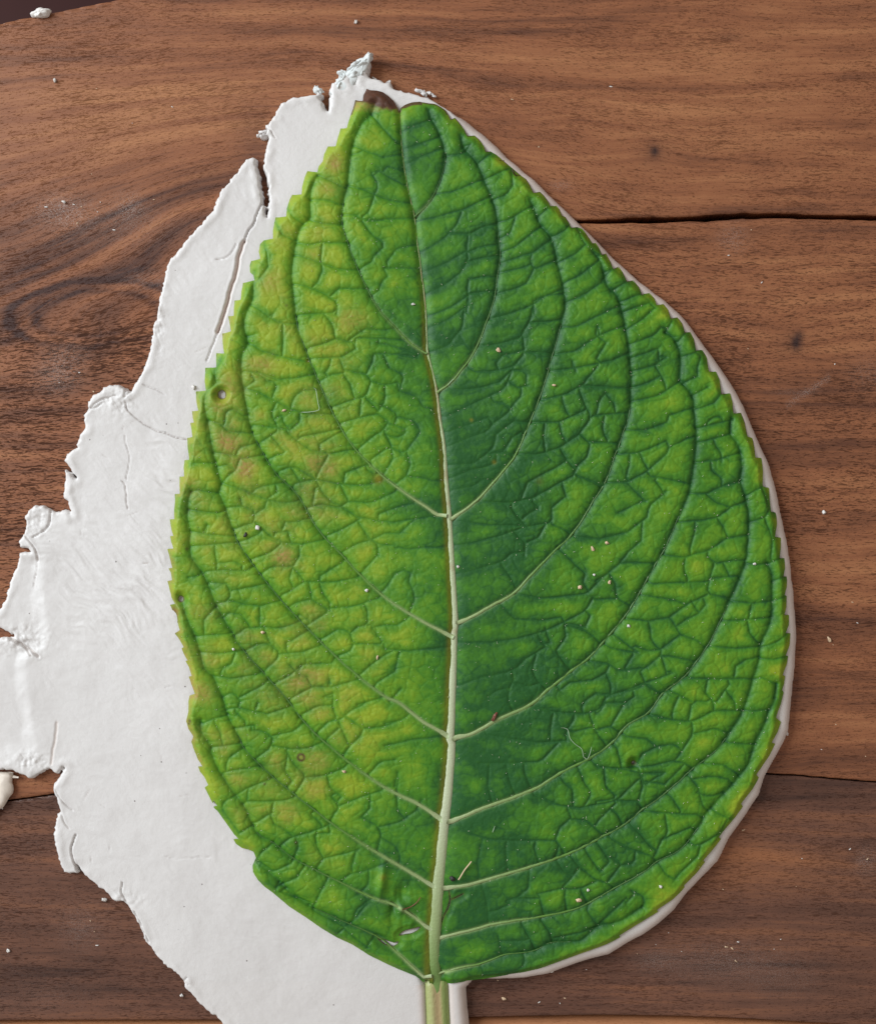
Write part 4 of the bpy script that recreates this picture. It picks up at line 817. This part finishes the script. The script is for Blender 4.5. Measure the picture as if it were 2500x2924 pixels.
marg = sst(-5, 19, sdB) * (.15 + .85 * sst(-2, 22, dH)) * (.05 + .95 * sst(-2, 20, dtear))
outer = sst(.05, .55, pS)
amp = (0.75 + .5 * vnoise(X / 120, Y / 120, 421))
rel = 8.5 * (1 - (1 - aS) * (.55 + .45 * outer)) + (2.5 - .3 * leftside) * aT * calm * amp + 1.2 * a4 * calm * np.minimum(1, dTt / 8) * amp + .6 * a5 * calm
rel += 1.6 * np.clip(dTt / 35, 0, 1) * calm
rel += 9.0 * (1 - np.exp(-(dM / (9 + 17 * nM)) ** 1.6))
rel += 1.0 * fbm(X / 60, Y / 60, 431, 3) + .5 * fbm(X / 9, Y / 9, 435, 2)
swell = 7 * fbm(X / 330, Y / 330, 441, 2)
ZL = LT + rel * (.16 + .84 * marg) + swell * marg
# the blade bends down where the clay rounds off at the right
zc = gc.at(CZ, X, Y)
ZL += np.clip(zc - CT, -14, 0) * (xr > 0) * .7
# torn, buckled patch beside the foot of the stalk
bk = np.exp(-((X - 1145) / 42) ** 2 - ((Y - 2590) / 70) ** 2)
ZL += 16 * bk * fbm(X / 26, Y / 48, 451, 2) - 8 * np.exp(-((X - 1165) / 30) ** 2 - ((Y - 2545) / 26) ** 2)
ZL += 11 * np.exp(-((X - 1092) / 12 + (Y - 2500) / 90) ** 2 - ((Y - 2510) / 50) ** 2)
ZL += 6 * np.exp(-(dtear / 9) ** 2) * (dtear < 30) * (X > 1000)
# folded right lobe at the base
# colours of the blade
reg = .26 + .10 * leftside * sst(2750, 2400, Y) + .46 * sst(-30, -300, xr) * sst(2700, 2200, Y) + .12 * sst(-10, -120, xr)
reg += sst(0, 1, (xr - 230 - 120 * fbm(X / 200, Y / 200, 461, 2)) / 520) * .30
reg += .20 * sst(1050, 450, Y) + .05 * sst(60, 300, xr)
reg += .26 * np.exp(-((X - 2150) / 110) ** 2 - ((Y - 1930) / 170) ** 2)
reg += .20 * np.exp(-((X - 2080) / 200) ** 2 - ((Y - 2330) / 200) ** 2)
reg += (.03 + .16 * (xr > 0) * vnoise(X / 70, Y / 70, 478)) * sst(34, 4, sdB) + .12 * sst(60, 20, sdB) * (xr > 0)
reg -= .19 * np.exp(-((xr - 160) / 150) ** 2) * sst(1000, 1400, Y) * (xr > 0)
reg += .10 * np.exp(-((X - 1000) / 60) ** 2 - ((Y - 420) / 50) ** 2)
mott = .44 * fbm(X / 105, Y / 80, 471, 3) + .24 * fbm(X / 34, Y / 28, 475, 3)
inner = np.clip(.20 + .80 * np.minimum(sst(2, 30, dTt), 1) * sst(4, 46, dS), 0, 1)
yel = reg * (.46 + .12 * leftside + (.62 - .22 * leftside) * inner) + mott * (.45 + .45 * inner) - .11 * np.exp(-(c4 / 2.2) ** 2) * sst(0, .7, vnoise(X / 60, Y / 60, 477))
yel -= (.22 - .04 * leftside) * np.exp(-(dTt / 3.0) ** 2) + .30 * np.exp(-(dS / 7) ** 2) * (1 - .3 * leftside) + (.07 - .03 * leftside) * np.exp(-(dTt / 12) ** 2)
yel -= .05 * np.exp(-(dM / 60) ** 2)
yel = np.where(xr > 0, yel - .14 * sst(.35, .95, yel) * sst(-2, 40, sdB), yel)
oli = gl.full(0.0)
for cx, cy, r, a in [(770, 805, 42, .55), (700, 1325, 34, .95), (670, 1275, 50, .5), (630, 1155, 46, .5), (655, 1270, 55, .45), (690, 1345, 26, .8), (812, 1592, 36, .7),
                     (985, 915, 40, .35), (850, 1935, 60, .5), (590, 1880, 36, .75), (585, 1975, 34, .65), (890, 1950, 46, .4), (635, 2140, 24, .6), (668, 2225, 36, .55),
                     (508, 1745, 16, .8), (500, 1800, 40, .25), (745, 1060, 42, .5), (650, 1090, 34, .6), (920, 1330, 44, .4), (940, 1340, 30, .3), (560, 2170, 26, .5), (557, 1150, 36, .5),
                     (540, 1260, 40, .3), (560, 1440, 60, .28), (800, 2230, 60, .35), (790, 2170, 34, .35), (960, 1000, 60, .28), (870, 1130, 50, .35), (960, 470, 30, .4),
                     (930, 540, 30, .25), (945, 540, 40, .3), (960, 470, 26, .5), (930, 640, 26, .3), (890, 745, 24, .3), (720, 700, 36, .3), (1030, 920, 40, .25), (780, 2010, 50, .25), (640, 1640, 60, .25), (700, 2330, 50, .25), (880, 1420, 60, .25)]:
    rr = np.hypot(X - cx, (Y - cy) * 1.15)
    oli += a * np.exp(-(rr / r) ** 2)
oli += .46 * sst(-.1, .5, fbm(X / 90, Y / 70, 481, 3)) * sst(-120, -420, xr) * sst(2600, 2200, Y)
oli += .42 * sst(20, 2, sdE) * leftside * sst(1400, 1650, Y) * sst(2250, 2100, Y) + .12 * sst(18, 4, sdE) * leftside
oli *= (.25 + .75 * inner)
rust = .55 * np.exp(-((dM - (4 + 14 * nM)) / (4 + 7 * nM)) ** 2) * leftside * sst(700, 1000, Y)  # yellow-brown strip close along the left of the midrib
for cx, cy, r, a in [(861, 2160, 12, 0), (1345, 1200, 5, .6), (1410, 1320, 6, .6), (1080, 1368, 14, .8), (880, 1033, 5, .6), (1093, 2500, 9, .5)]:
    rust += a * np.exp(-((X - cx) ** 2 + (Y - cy) ** 2) / r ** 2)
brown = gl.full(0.0)
# scorched tip
tip = sst(8, -6, (Y - (295 + 22 * np.exp(-((X - 1110) / 40) ** 2) - .0 * X)) + 6 * fbm(X / 12, Y / 12, 491, 2)) * (X < 1142) * (X > 1030)
tip2 = sst(15, 9, sdL) * (Y < 312) * (X >= 1142) * (X < 1205)
brown = np.maximum(brown, tip * .96); brown = np.maximum(brown, .9 * tip2)
oli += .7 * sst(26, 4, Y - 300 - 10 * fbm(X / 14, Y / 14, 493, 2)) * (X < 1142) * (X > 1000)
brown = np.maximum(brown, .8 * sst(7, 2, sdL) * (Y < 330))
edge_n = vnoise(X / 16, Y / 16, 495)
brown = np.maximum(brown, .75 * sst(3.4, .8, sdE) * (xr > 0) * sst(.35, .6, edge_n) * (Y < 1300))
brown = np.maximum(brown, .16 * sst(3, .8, sdE) * (xr > 0) * (Y < 2700))
for hx, hy, ra, rb in holes:
    q = np.hypot(X - hx, Y - hy); brown = np.maximum(brown, .72 * np.exp(-((q - ra - 1.5) / 2.4) ** 2))
brown = np.maximum(brown, .8 * np.exp(-((X - 498) / 8) ** 2 - ((Y - 1762) / 24) ** 2))
for cx, cy, r, a in [(846, 2403, 5, .6), (757, 2236, 4, .7), (543, 2058, 6, .8), (540, 2066, 4, .8), (820, 875, 4, .5), (536, 1567, 5, .6), (716, 1362, 8, .35), (712, 1410, 6, .35), (830, 1235, 5, .3), (725, 1612, 5, .4), (1540, 1375, 12, .35), (727, 1600, 3, .5)]:
    brown = np.maximum(brown, a * np.exp(-((X - cx) ** 2 + (Y - cy) ** 2) / r ** 2))
q = np.hypot(X - 861, Y - 2160)
brown = np.maximum(brown, .9 * np.exp(-((q - 9) / 4) ** 2)); oli = np.maximum(oli, .8 * np.exp(-(q / 5) ** 2))
brown = np.maximum(brown, .6 * np.exp(-(dtear / 2.0) ** 2) * (dtear < 20) * (X > 1000))
# pale tissue along the side veins near the midrib
pS_in = sst(.42, .05, pS)
wv = 3.0 + 2.6 * pS_in
vein = .85 * np.exp(-(dS / wv) ** 2) * pS_in * (.35 + .65 * nM) * (dS < 40)
vein = np.maximum(vein, .10 * sst(3.2, 1.0, sdE) * leftside)
V, F, FF = march(gl, sdL, ZL, dict(yel=np.clip(yel, 0, 1), oli=np.clip(oli, 0, .95), brown=np.clip(brown, 0, 1), vein=np.clip(vein, 0, 1), rust=np.clip(rust, 0, .9), lite=0 * X),
                 np.maximum(ZL - 3.5, 1.0))
leaf = empty('big_leaf', wp(1290, 1600, 0))
tag(leaf, 'big serrated green leaf, yellowing on the left, pressed on the white clay', 'leaf')
lo = np.array(leaf.location)
mesh_np('blade', to_world(V, LT + 6) - lo, F, FF, LEAF, leaf)
def zl(p): return gl.at(ZL, np.asarray(p)[:, 0], np.asarray(p)[:, 1])

# midrib running on into the stalk
m1 = smooth(MID + [(1240, 2788), (1244, 2816), (1247, 2850)], 14)
n = len(m1); t = np.linspace(0, 1, n)
yy = m1[:, 1]
wid = np.interp(yy, [300, 700, 900, 1200, 1500, 1800, 2124, 2350, 2550, 2740, 2850], [1.6, 2.0, 2.9, 5.2, 8.5, 10.5, 13.0, 16.5, 18.5, 19, 27])
zz = np.interp(yy, [300, 900, 1500, 2200, 2816], [LT + 1, LT + 2.5, LT + 3, LT + 4, LT + 4]) + np.interp(yy, gl.ys, gl.at(swell, np.interp(gl.ys, m1[:, 1], m1[:, 0]), gl.ys))
zz = np.maximum(zz, zl(m1) - 1.0); zz = zz - 16 * sst(2775, 2850, yy)
k_ = np.ones(9) / 9; zz = np.convolve(np.pad(zz, 4, 'edge'), k_, 'valid')
pale = np.interp(yy, [300, 650, 900, 1300, 1700, 2300, 2650, 2780], [.30, .50, .74, .86, .92, .98, .74, .50])
rs_ = np.where(yy < 900, .22, .05) + .3 * (vnoise(yy / 30, yy * 0, 505) > .8)
ribbon('midrib', m1, wid, zz, VEIN, leaf, thick=np.interp(yy, [300, 900, 1500, 2816], [1.5, 3, 5, 8.5]), fields=dict(pale=pale, rust=rs_), bumpy=.10)
for s_ in secs:
    k = max(6, int(len(s_) * .66)); p = s_[:k]; L = np.linspace(0, 1, k)
    bs = np.interp(p[0, 1], [600, 1000, 1500, 2100, 2500, 2800], [1.3, 2.2, 4.0, 5.4, 5.4, 3.2])
    w = bs * (1 - .62 * L) ** 1.0
    w[:2] *= 1.35
    mk_ = mid[np.hypot(*(mid - p[0]).T).argmin()]
    p = np.vstack([[mk_ * .8 + p[0] * .2 + (0, 4)], p]); w = np.r_[w[0] * 1.15, w]; L = np.r_[0, L]
    z = zl(p); z[0] = z[1] = max(z[1], z[2]); z = z + np.interp(L, [0, .25, .6, 1], [.9, .2, -.5, -1.4]) * np.minimum(1, bs / 4)
    z = np.convolve(np.pad(z, 2, 'edge'), np.ones(5) / 5, 'valid')
    pal = np.interp(L, [0, .12, .35, .6, 1], [.82, .66, .42, .18, .02]) * np.interp(p[0, 1], [500, 1000, 1500, 2500], [.25, .6, .95, 1.0])
    ribbon('side_vein', p, w, z, VEIN, leaf, thick=2.6, fields=dict(pale=pal, rust=0 * L + .05), bumpy=.2, seed=int(p[0, 0]))
# stalk
sp = smooth([(1246, 2800), (1247, 2840), (1249, 2880), (1251, 2930), (1252, 3030)], 14)
n = len(sp)
STALK = NT('stalk_green')
tc = STALK.attr('side'); nn = STALK.noise(STALK.obj(), 1200, 3, .6)
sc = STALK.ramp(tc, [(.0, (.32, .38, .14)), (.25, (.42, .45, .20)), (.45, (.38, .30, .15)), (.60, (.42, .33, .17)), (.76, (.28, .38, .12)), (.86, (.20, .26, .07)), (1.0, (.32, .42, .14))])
STALK.bump(nn, .6, .0003)
STALKM = STALK.set(Base_Color=STALK.mix(STALK.math('MULTIPLY', nn, .4), sc, (.8, .6, .5), 'MULTIPLY'), Roughness=.4)
Vv = []; Ff = []; side = []
m = 24
for i, (x, y) in enumerate(sp):
    for k in range(m):
        a = 2 * math.pi * k / m
        w = 33 + i * .12
        ca, sa = math.cos(a), math.sin(a)
        h = 30 + 19 * sa - (7 * math.exp(-((ca - .05) / .38) ** 2) if sa > 0 else 0) - (5 * math.exp(-((ca - .66) / .09) ** 2) if sa > 0 else 0)
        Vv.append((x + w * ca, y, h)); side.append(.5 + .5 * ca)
for i in range(n - 1):
    for k in range(m):
        a, b, c, d_ = i * m + k, i * m + (k + 1) % m, (i + 1) * m + (k + 1) % m, (i + 1) * m + k
        Ff += [(a, c, b), (a, d_, c)]
for e, fl_ in ((0, 1), (n - 1, 0)):
    Vv.append((sp[e][0], sp[e][1], 30)); side.append(.5)
    for k in range(m):
        tr = (e * m + k, e * m + (k + 1) % m, len(Vv) - 1); Ff.append(tr if fl_ else tr[::-1])
mesh_np('stalk', to_world(np.array(Vv), 40) - lo, np.array(Ff), dict(side=np.array(side)), STALKM, leaf)

# fine pale hairs standing on the blade, most of them over the veins: nobody could count them
HAIR = plain('leaf_hair', (.80, .82, .60), .35, .1)
rs = np.random.RandomState(77)
hp = []
for s_ in secs + [wob(smooth(t_, 9)) for t_ in TL]:
    for q in s_:
        if rs.rand() < .24: hp.append(q + rs.normal(0, 5, 2))
hp = np.array(hp)
hp = np.vstack([hp, np.c_[rs.uniform(480, 2260, 2600), rs.uniform(280, 2800, 2600)]])
hp = hp[gl.at(sdL, hp[:, 0], hp[:, 1]) > 6]
keep = rs.rand(len(hp)) < np.where(hp[:, 0] < np.interp(hp[:, 1], mid[:, 1], mid[:, 0]), .7, .4)
hp = hp[keep]
hz = zl(hp); nh = len(hp)
ang = rs.uniform(0, 6.28, nh); ln = rs.uniform(1.5, 6.2, nh) ** 1.0; wd = rs.uniform(.35, .8, nh)
dx, dy = np.cos(ang) * ln, np.sin(ang) * ln
px_, py_ = -np.sin(ang) * wd, np.cos(ang) * wd
hv = np.stack([np.c_[hp[:, 0] + px_, hp[:, 1] + py_, hz], np.c_[hp[:, 0] - px_, hp[:, 1] - py_, hz],
               np.c_[hp[:, 0], hp[:, 1], hz + 1.6], np.c_[hp[:, 0] + dx, hp[:, 1] + dy, hz + rs.uniform(1, 4, nh)]], 1).reshape(-1, 3)
b0 = np.arange(nh) * 4
hf = np.vstack([np.c_[b0, b0 + 1, b0 + 3], np.c_[b0 + 1, b0 + 2, b0 + 3], np.c_[b0 + 2, b0, b0 + 3], np.c_[b0, b0 + 2, b0 + 1]])
tag(mesh_np('leaf_hair', to_world(hv, LT + 6) - lo, hf, None, HAIR, leaf, smooth_=False), kind='stuff')

# ================================================================== SMALL THINGS
CRUMB = plain('crumb_white', (.78, .74, .70), .6, .2)
FLAKE = plain('dry_flake', (.74, .77, .76), .7, .22, 900)
HUSK = plain('brown_husk', (.23, .07, .04), .5, .4)
DARK = plain('dark_speck', (.025, .02, .016), .6, .4)
PALE = plain('pale_husk', (.72, .52, .34), .5, .25)
CREAM = clay_material()
CREAM.name = 'cream_clay'
FIB = plain('white_fibre', (.42, .54, .38), .4, .1)

# ragged flakes curled up at the top of the clay
fl_specs = [(1042, 178, 30, 9, 12, -.75), (1018, 196, 34, 12, 15, -.62), (1036, 206, 22, 9, 12, -1.25), (996, 222, 26, 12, 14, -.4), (972, 238, 20, 10, 12, -1.0), (1004, 236, 24, 9, 10, -.2), (1050, 165, 12, 4, 6, -.9),
            (985, 214, 15, 7, 9, .3), (958, 252, 13, 7, 8, -.9), (912, 262, 13, 7, 8, .5), (903, 256, 6, 9, 6, .1)]
fp = smooth([(955, 276), (975, 250), (992, 232), (1014, 208), (1036, 188), (1052, 166), (1056, 156)], 6); k = len(fp)
ribbon('curled_flap', fp, np.interp(np.linspace(0, 1, k), [0, .35, .7, .9, 1], [20, 23, 17, 9, 3]), np.interp(np.linspace(0, 1, k), [0, 1], [34, 42]), FLAKE, clay, thick=4, bumpy=.45, seed=8)
for i, (x, y, a, b_, c_, r) in enumerate(fl_specs):
    o = blob('torn_flake', (x, y, 20), a, b_, c_, FLAKE, 60 + i, clay, 4, .55, r)
for i, (x, y, a, b_, c_, r) in enumerate([(752, 378, 13, 5, 6, -.3), (740, 388, 9, 4, 4, -.1), (768, 366, 6, 8, 6, .2), (1008 - 40, 262, 8, 10, 8, 0), (1070, 226, 8, 3, 4, .6), (1104, 240, 6, 3, 4, -.9), (1112, 238, 4, 6, 4, .2), (1200, 262, 14, 5, 6, .3), (1212, 270, 12, 5, 5, .8), (1190, 258, 6, 4, 4, 1.0), (1228, 268, 8, 4, 4, .4), (1240, 276, 6, 3, 3, .2)]):
    blob('torn_flake', (x, y, 8), a, b_, c_, CLAY, 80 + i, clay, 3, .5, r)
# curled scrap hanging off the left edge
p = smooth([(22, 2205), (20, 2230), (14, 2255), (2, 2275), (-20, 2300), (-48, 2330)], 8)
k = len(p)
CREAMM = plain('cream_scrap', (.70, .61, .52), .6, .2, 700)
ribbon('curled_scrap', p, np.interp(np.linspace(0, 1, k), [0, .3, .8, 1], [17, 24, 22, 9]), np.linspace(12, 10, k), CREAMM, None, thick=8, bumpy=1.1, seed=3)
o = bpy.data.objects['curled_scrap']; tag(o, 'curled cream scrap of clay at the left edge, below the torn sheet', 'clay scrap')
# ear of the scrap
ear = ribbon('scrap_tip', smooth([(26, 2212), (40, 2218), (54, 2220)], 6), np.interp(np.linspace(0, 1, len(smooth([(26, 2212), (40, 2218), (54, 2220)], 6))), [0, 1], [8, 2]), np.full(len(smooth([(26, 2212), (40, 2218), (54, 2220)], 6)), 12.0), CREAMM, o, thick=3, bumpy=.5)
tag(blob('clay_scrap', (3, 2303, 0), 7, 4, 5, CRUMB, 9, None, 3, .4, .9), 'tiny pointed white clay scrap at the left frame edge, under the curled cream scrap', 'clay scrap')
# lump on the far rim of the table
tag(blob('clay_lump', (122, 42, -4), 26, 13, 14, CRUMB, 4, None, 5, .22, -.25), 'rounded white lump on the far table rim, top left corner', 'clay lump')

def single(name, label, cat, x, y, z, a, b_, c_, mat, seed, rot=0.0):
    return tag(blob(name, (x, y, z), a, b_, c_, mat, seed, None, 3, .35, rot), label, cat)
single('clay_crumb', 'small white oval crumb alone on the wood in the upper left, the higher of two', 'crumb', 158, 231, 0, 4, 5.5, 4, CRUMB, 11, -.2)
single('clay_crumb', 'small white oval crumb on the wood in the upper left, the lower of two', 'crumb', 184, 577, 0, 5.5, 3.6, 4, CRUMB, 12, .3)
single('clay_crumb', 'white crumb on the wood near the top edge, above the clay tip', 'crumb', 1016, 63, 0, 4.5, 5, 4, CRUMB, 13, .4)
single('clay_crumb', 'white angular crumb on the bare wood right of the leaf, mid height', 'crumb', 2350, 1463, 0, 5.5, 5, 5, CRUMB, 14, .5)
single('clay_crumb', 'white crumb just outside the lower left clay edge', 'crumb', 299, 2568, 0, 7, 5, 5, CRUMB, 15, .5)
single('clay_crumb', 'whitish crumb on dark wood in the lower left corner', 'crumb', 25, 2714, 0, 5, 5, 4, CRUMB, 16, 0)
single('clay_crumb', 'sharp pale chip on the wood right of the leaf, below the rubbed streak', 'crumb', 2365, 1826, 0, 4, 8, 4, PALE, 17, -.4)
single('clay_crumb', 'pale crumb stuck at the clay rim near its lowest right bulge', 'crumb', 2242, 2092, 4, 7, 5, 7, CRUMB, 18, 1.2)
single('water_bead', 'glassy little bead on the clay rim at the bottom right of the leaf', 'bead', 1570, 2771, 14, 8, 5, 6, CRUMB, 19, .1)
single('clay_crumb', 'tan crumb on the dark wood under the leaf base, right of the stalk', 'crumb', 1438, 2850, 0, 6, 4, 4, PALE, 20, .5)
single('clay_crumb', 'pale crumb on the wood near the clay at the lower left, by the bottom edge', 'crumb', 520, 2841, 0, 5, 4, 4, CRUMB, 21, 1.0)
single('clay_crumb', 'white crumb on the clay touching the left leaf margin', 'crumb', 553, 1106, CT - 1, 5, 6, 4, CRUMB, 22, .2)

def on(x, y): return float(gl.at(ZL, np.array([x]), np.array([y]))[0])
leafbits = [
 ('clay_crumb', 'bright white crumb on the yellowing left half of the leaf, above the dark fleck', 'crumb', 736, 1507, 6, 6, 4, CRUMB, 0),
 ('dark_fleck', 'black elongated fleck on the left half of the leaf, beside a white crumb', 'fleck', 701, 1527, 7, 4, 2.5, DARK, -1.0),
 ('plant_husk', 'reddish brown split husk lying by a side vein, lower right half of the leaf', 'husk', 1410, 2047, 5, 13, 4, HUSK, .5),
 ('dark_fleck', 'dark fleck with a dry straw at the foot of the midrib', 'fleck', 1291, 2508, 9, 6, 4, DARK, .4),
 ('plant_husk', 'pink husk on a side vein in the left half of the leaf', 'husk', 811, 1172, 6, 3, 3, PALE, -.3),
 ('plant_husk', 'pinkish husk in the upper right half of the leaf near the midrib', 'husk', 1422, 1000, 6, 5, 3, PALE, .8),
 ('plant_husk', 'pale oval husk beside the third side vein on the right', 'husk', 1581, 1100, 5.5, 3, 3, PALE, 0),
 ('plant_husk', 'pale pink gall on the right half of the leaf, topmost of a cluster', 'husk', 1731, 1550, 6, 4, 3, PALE, .3),
 ('plant_husk', 'pale pointed gall left of the gall cluster, right half of the leaf', 'husk', 1691, 1567, 4, 7, 3, PALE, -.5),
 ('plant_husk', 'pale pink gall on the right half of the leaf, lowest of the cluster', 'husk', 1739, 1663, 4, 6, 3, PALE, .2),
 ('plant_husk', 'pale pink gall lying low and left of the cluster', 'husk', 1655, 1677, 6, 5, 3, PALE, -.6),
 ('clay_crumb', 'tiny white crumb inside the cluster of galls', 'crumb', 1695, 1641, 3.5, 3, 2.5, CRUMB, .3),
 ('clay_crumb', 'white crumb on the leaf right beside the midrib, at mid height', 'crumb', 1307, 1618, 4, 4, 3, CRUMB, 0),
 ('plant_husk', 'white ringed husk between veins left of the midrib', 'husk', 1047, 1686, 5, 4, 3, CRUMB, .1),
 ('plant_husk', 'small curved pale husk on the lower left half', 'husk', 1077, 1877, 2.5, 6, 2.5, PALE, .2),
 ('plant_husk', 'pale husk under the purple spot on the left half', 'husk', 983, 2203, 5, 3.5, 3, PALE, .4),
 ('plant_husk', 'pale round husk on a yellow patch of the left half', 'husk', 750, 1806, 5, 4, 3, PALE, 0),
 ('clay_crumb', 'small white crumb near the left margin of the leaf', 'crumb', 667, 1854, 4, 3, 2.5, CRUMB, .3),
 ('clay_crumb', 'white crumb on the leaf below its scorched tip region', 'crumb', 1179, 869, 6, 3, 3, CRUMB, 0),
 ('plant_husk', 'shiny pale gall near the lower right margin, lower one of a pair', 'husk', 1651, 2570, 8, 5, 4, PALE, 0),
 ('plant_husk', 'pale gall near the lower right margin, upper one of a pair', 'husk', 1678, 2541, 4, 4, 3, CRUMB, 0),
 ('clay_crumb', 'white crumb close to the lower right margin of the leaf', 'crumb', 1885, 2531, 4, 4, 3, CRUMB, 0),
 ('clay_crumb', 'white crumb in the right half, by the fifth side vein', 'crumb', 1793, 1787, 4, 4, 3, CRUMB, 0),
 ('clay_crumb', 'white crumb close to the right margin, below the teeth', 'crumb', 2152, 1610, 4, 3, 3, CRUMB, 0),
]
for i, (nm, lb, ct, x, y, a, b_, c_, mt, r) in enumerate(leafbits):
    tag(blob(nm, (x, y, on(x, y) - .5), a, b_, c_, mt, 300 + i, None, 3, .3, r), lb, ct)
def fibre(label, tile, pts, w, mat=FIB, up=5, name='fibre'):
    p = smooth(T(*tile, pts), 7); k = len(p)
    z = zl(p) + up + 2 * np.sin(np.linspace(0, 9, k))
    tag(ribbon(name, p, np.full(k, w), z, mat, None, thick=w), label, 'fibre')
fibre('long curly white fibre on the lower right half of the leaf', A10, [(1110, 1280), (1150, 1290), (1165, 1345), (1200, 1385), (1240, 1415), (1252, 1465), (1275, 1482), (1290, 1450), (1302, 1400)], .75)
fibre('bent pale fibre like a hook on the upper left half of the leaf', A5, [(905, 835), (960, 834), (1020, 820), (1015, 780), (1000, 690), (985, 680)], .9)
fibre('thin dry straw sticking out beside the foot of the midrib', A14, [(240, 862), (275, 805), (322, 742)], 1.9, PALE, 7, 'straw')
fibre('brown thread across the torn patch left of the midrib', A13, [(1215, 1045), (1260, 1035), (1300, 1010), (1330, 970)], 1.3, HUSK, 5, 'thread')
fibre('short white fibre below the long curly one', A14, [(455, 560), (463, 540), (470, 518)], .8)
fibre('hair-thin pale fibre near the second side vein on the right', A6, [(395, 665), (410, 645), (430, 625)], .8)
# loose crumbs that look alike
rs = random.Random(21)
spots = [(478, 250, 0), (303, 107, 0)]
cl = [(175, 590, 60, 9, 'in the dusty patch at the far left, above the wood eye'), (170, 1060, 60, 6, 'on the wood left of the torn clay, below the wood eye'),
      (2060, 2740, 90, 9, 'on the dark front plank towards the lower right corner'), (1870, 2735, 40, 6, 'on the front plank just below the clay rim'),
      (2470, 2470, 30, 3, 'at the right frame edge on the front plank'), (2100, 680, 50, 4, 'just below the long split at the right'),
      (260, 2670, 60, 6, 'on the dark wood of the lower left corner'), (350, 620, 90, 8, 'along the dark grain band left of the clay slit'),
      (2200, 2560, 160, 10, 'on the orange part of the front plank'), (2380, 1730, 120, 5, 'on the wood right of the widest part of the leaf'),
      (1500, 2860, 120, 8, 'near the front edge, right of the stalk'), (1650, 400, 160, 5, 'on the wood above the split, right of the leaf tip'),
      (2200, 900, 200, 6, 'around the dark knot right of the leaf'), (2400, 2100, 80, 5, 'just above the plank joint at the right'), (300, 180, 200, 6, 'on the wood near the upper left table edge')]
pl_in = np.array(clay_outline)
def in_clay(x, y):
    x1, y1 = pl_in[:, 0], pl_in[:, 1]; x2, y2 = np.roll(x1, -1), np.roll(y1, -1)
    c = ((y1 > y) != (y2 > y)) & (x < (x2 - x1) * (y - y1) / (y2 - y1 + 1e-9) + x1)
    return c.sum() % 2 == 1
protos = []
for i in range(4):
    q = blob('wood_crumb', (0, 0, 0), 3.2, 2.0, 1.8, CRUMB if i % 2 else PALE, 500 + i, None, 2, .5, .4)
    protos.append(q)
cnt = 0
for cx, cy, r, nn_, where in cl:
    for k in range(max(2, int(nn_ * .65))):
        for tr in range(9):
            x = cx + rs.gauss(0, r); y = cy + rs.gauss(0, r * .6)
            if 0 < x < 2490 and 10 < y < 2890 and not in_clay(x, y) and not in_clay(x + 15, y) and not in_clay(x - 15, y): break
        else: continue
        src = protos[cnt % 4]
        o = src if cnt < 4 else src.copy()
        if cnt >= 4: scene.collection.objects.link(o)
        o.location = wp(x, y, 0); sc_ = rs.uniform(.35, .85)
        o.scale = (sc_ * rs.uniform(.8, 2.0), sc_, sc_ * .8); o.rotation_euler.z = rs.gauss(0, .5)
        tag(o, 'tiny pale crumb ' + where, 'crumb', 'tiny pale crumbs ' + where)
        cnt += 1
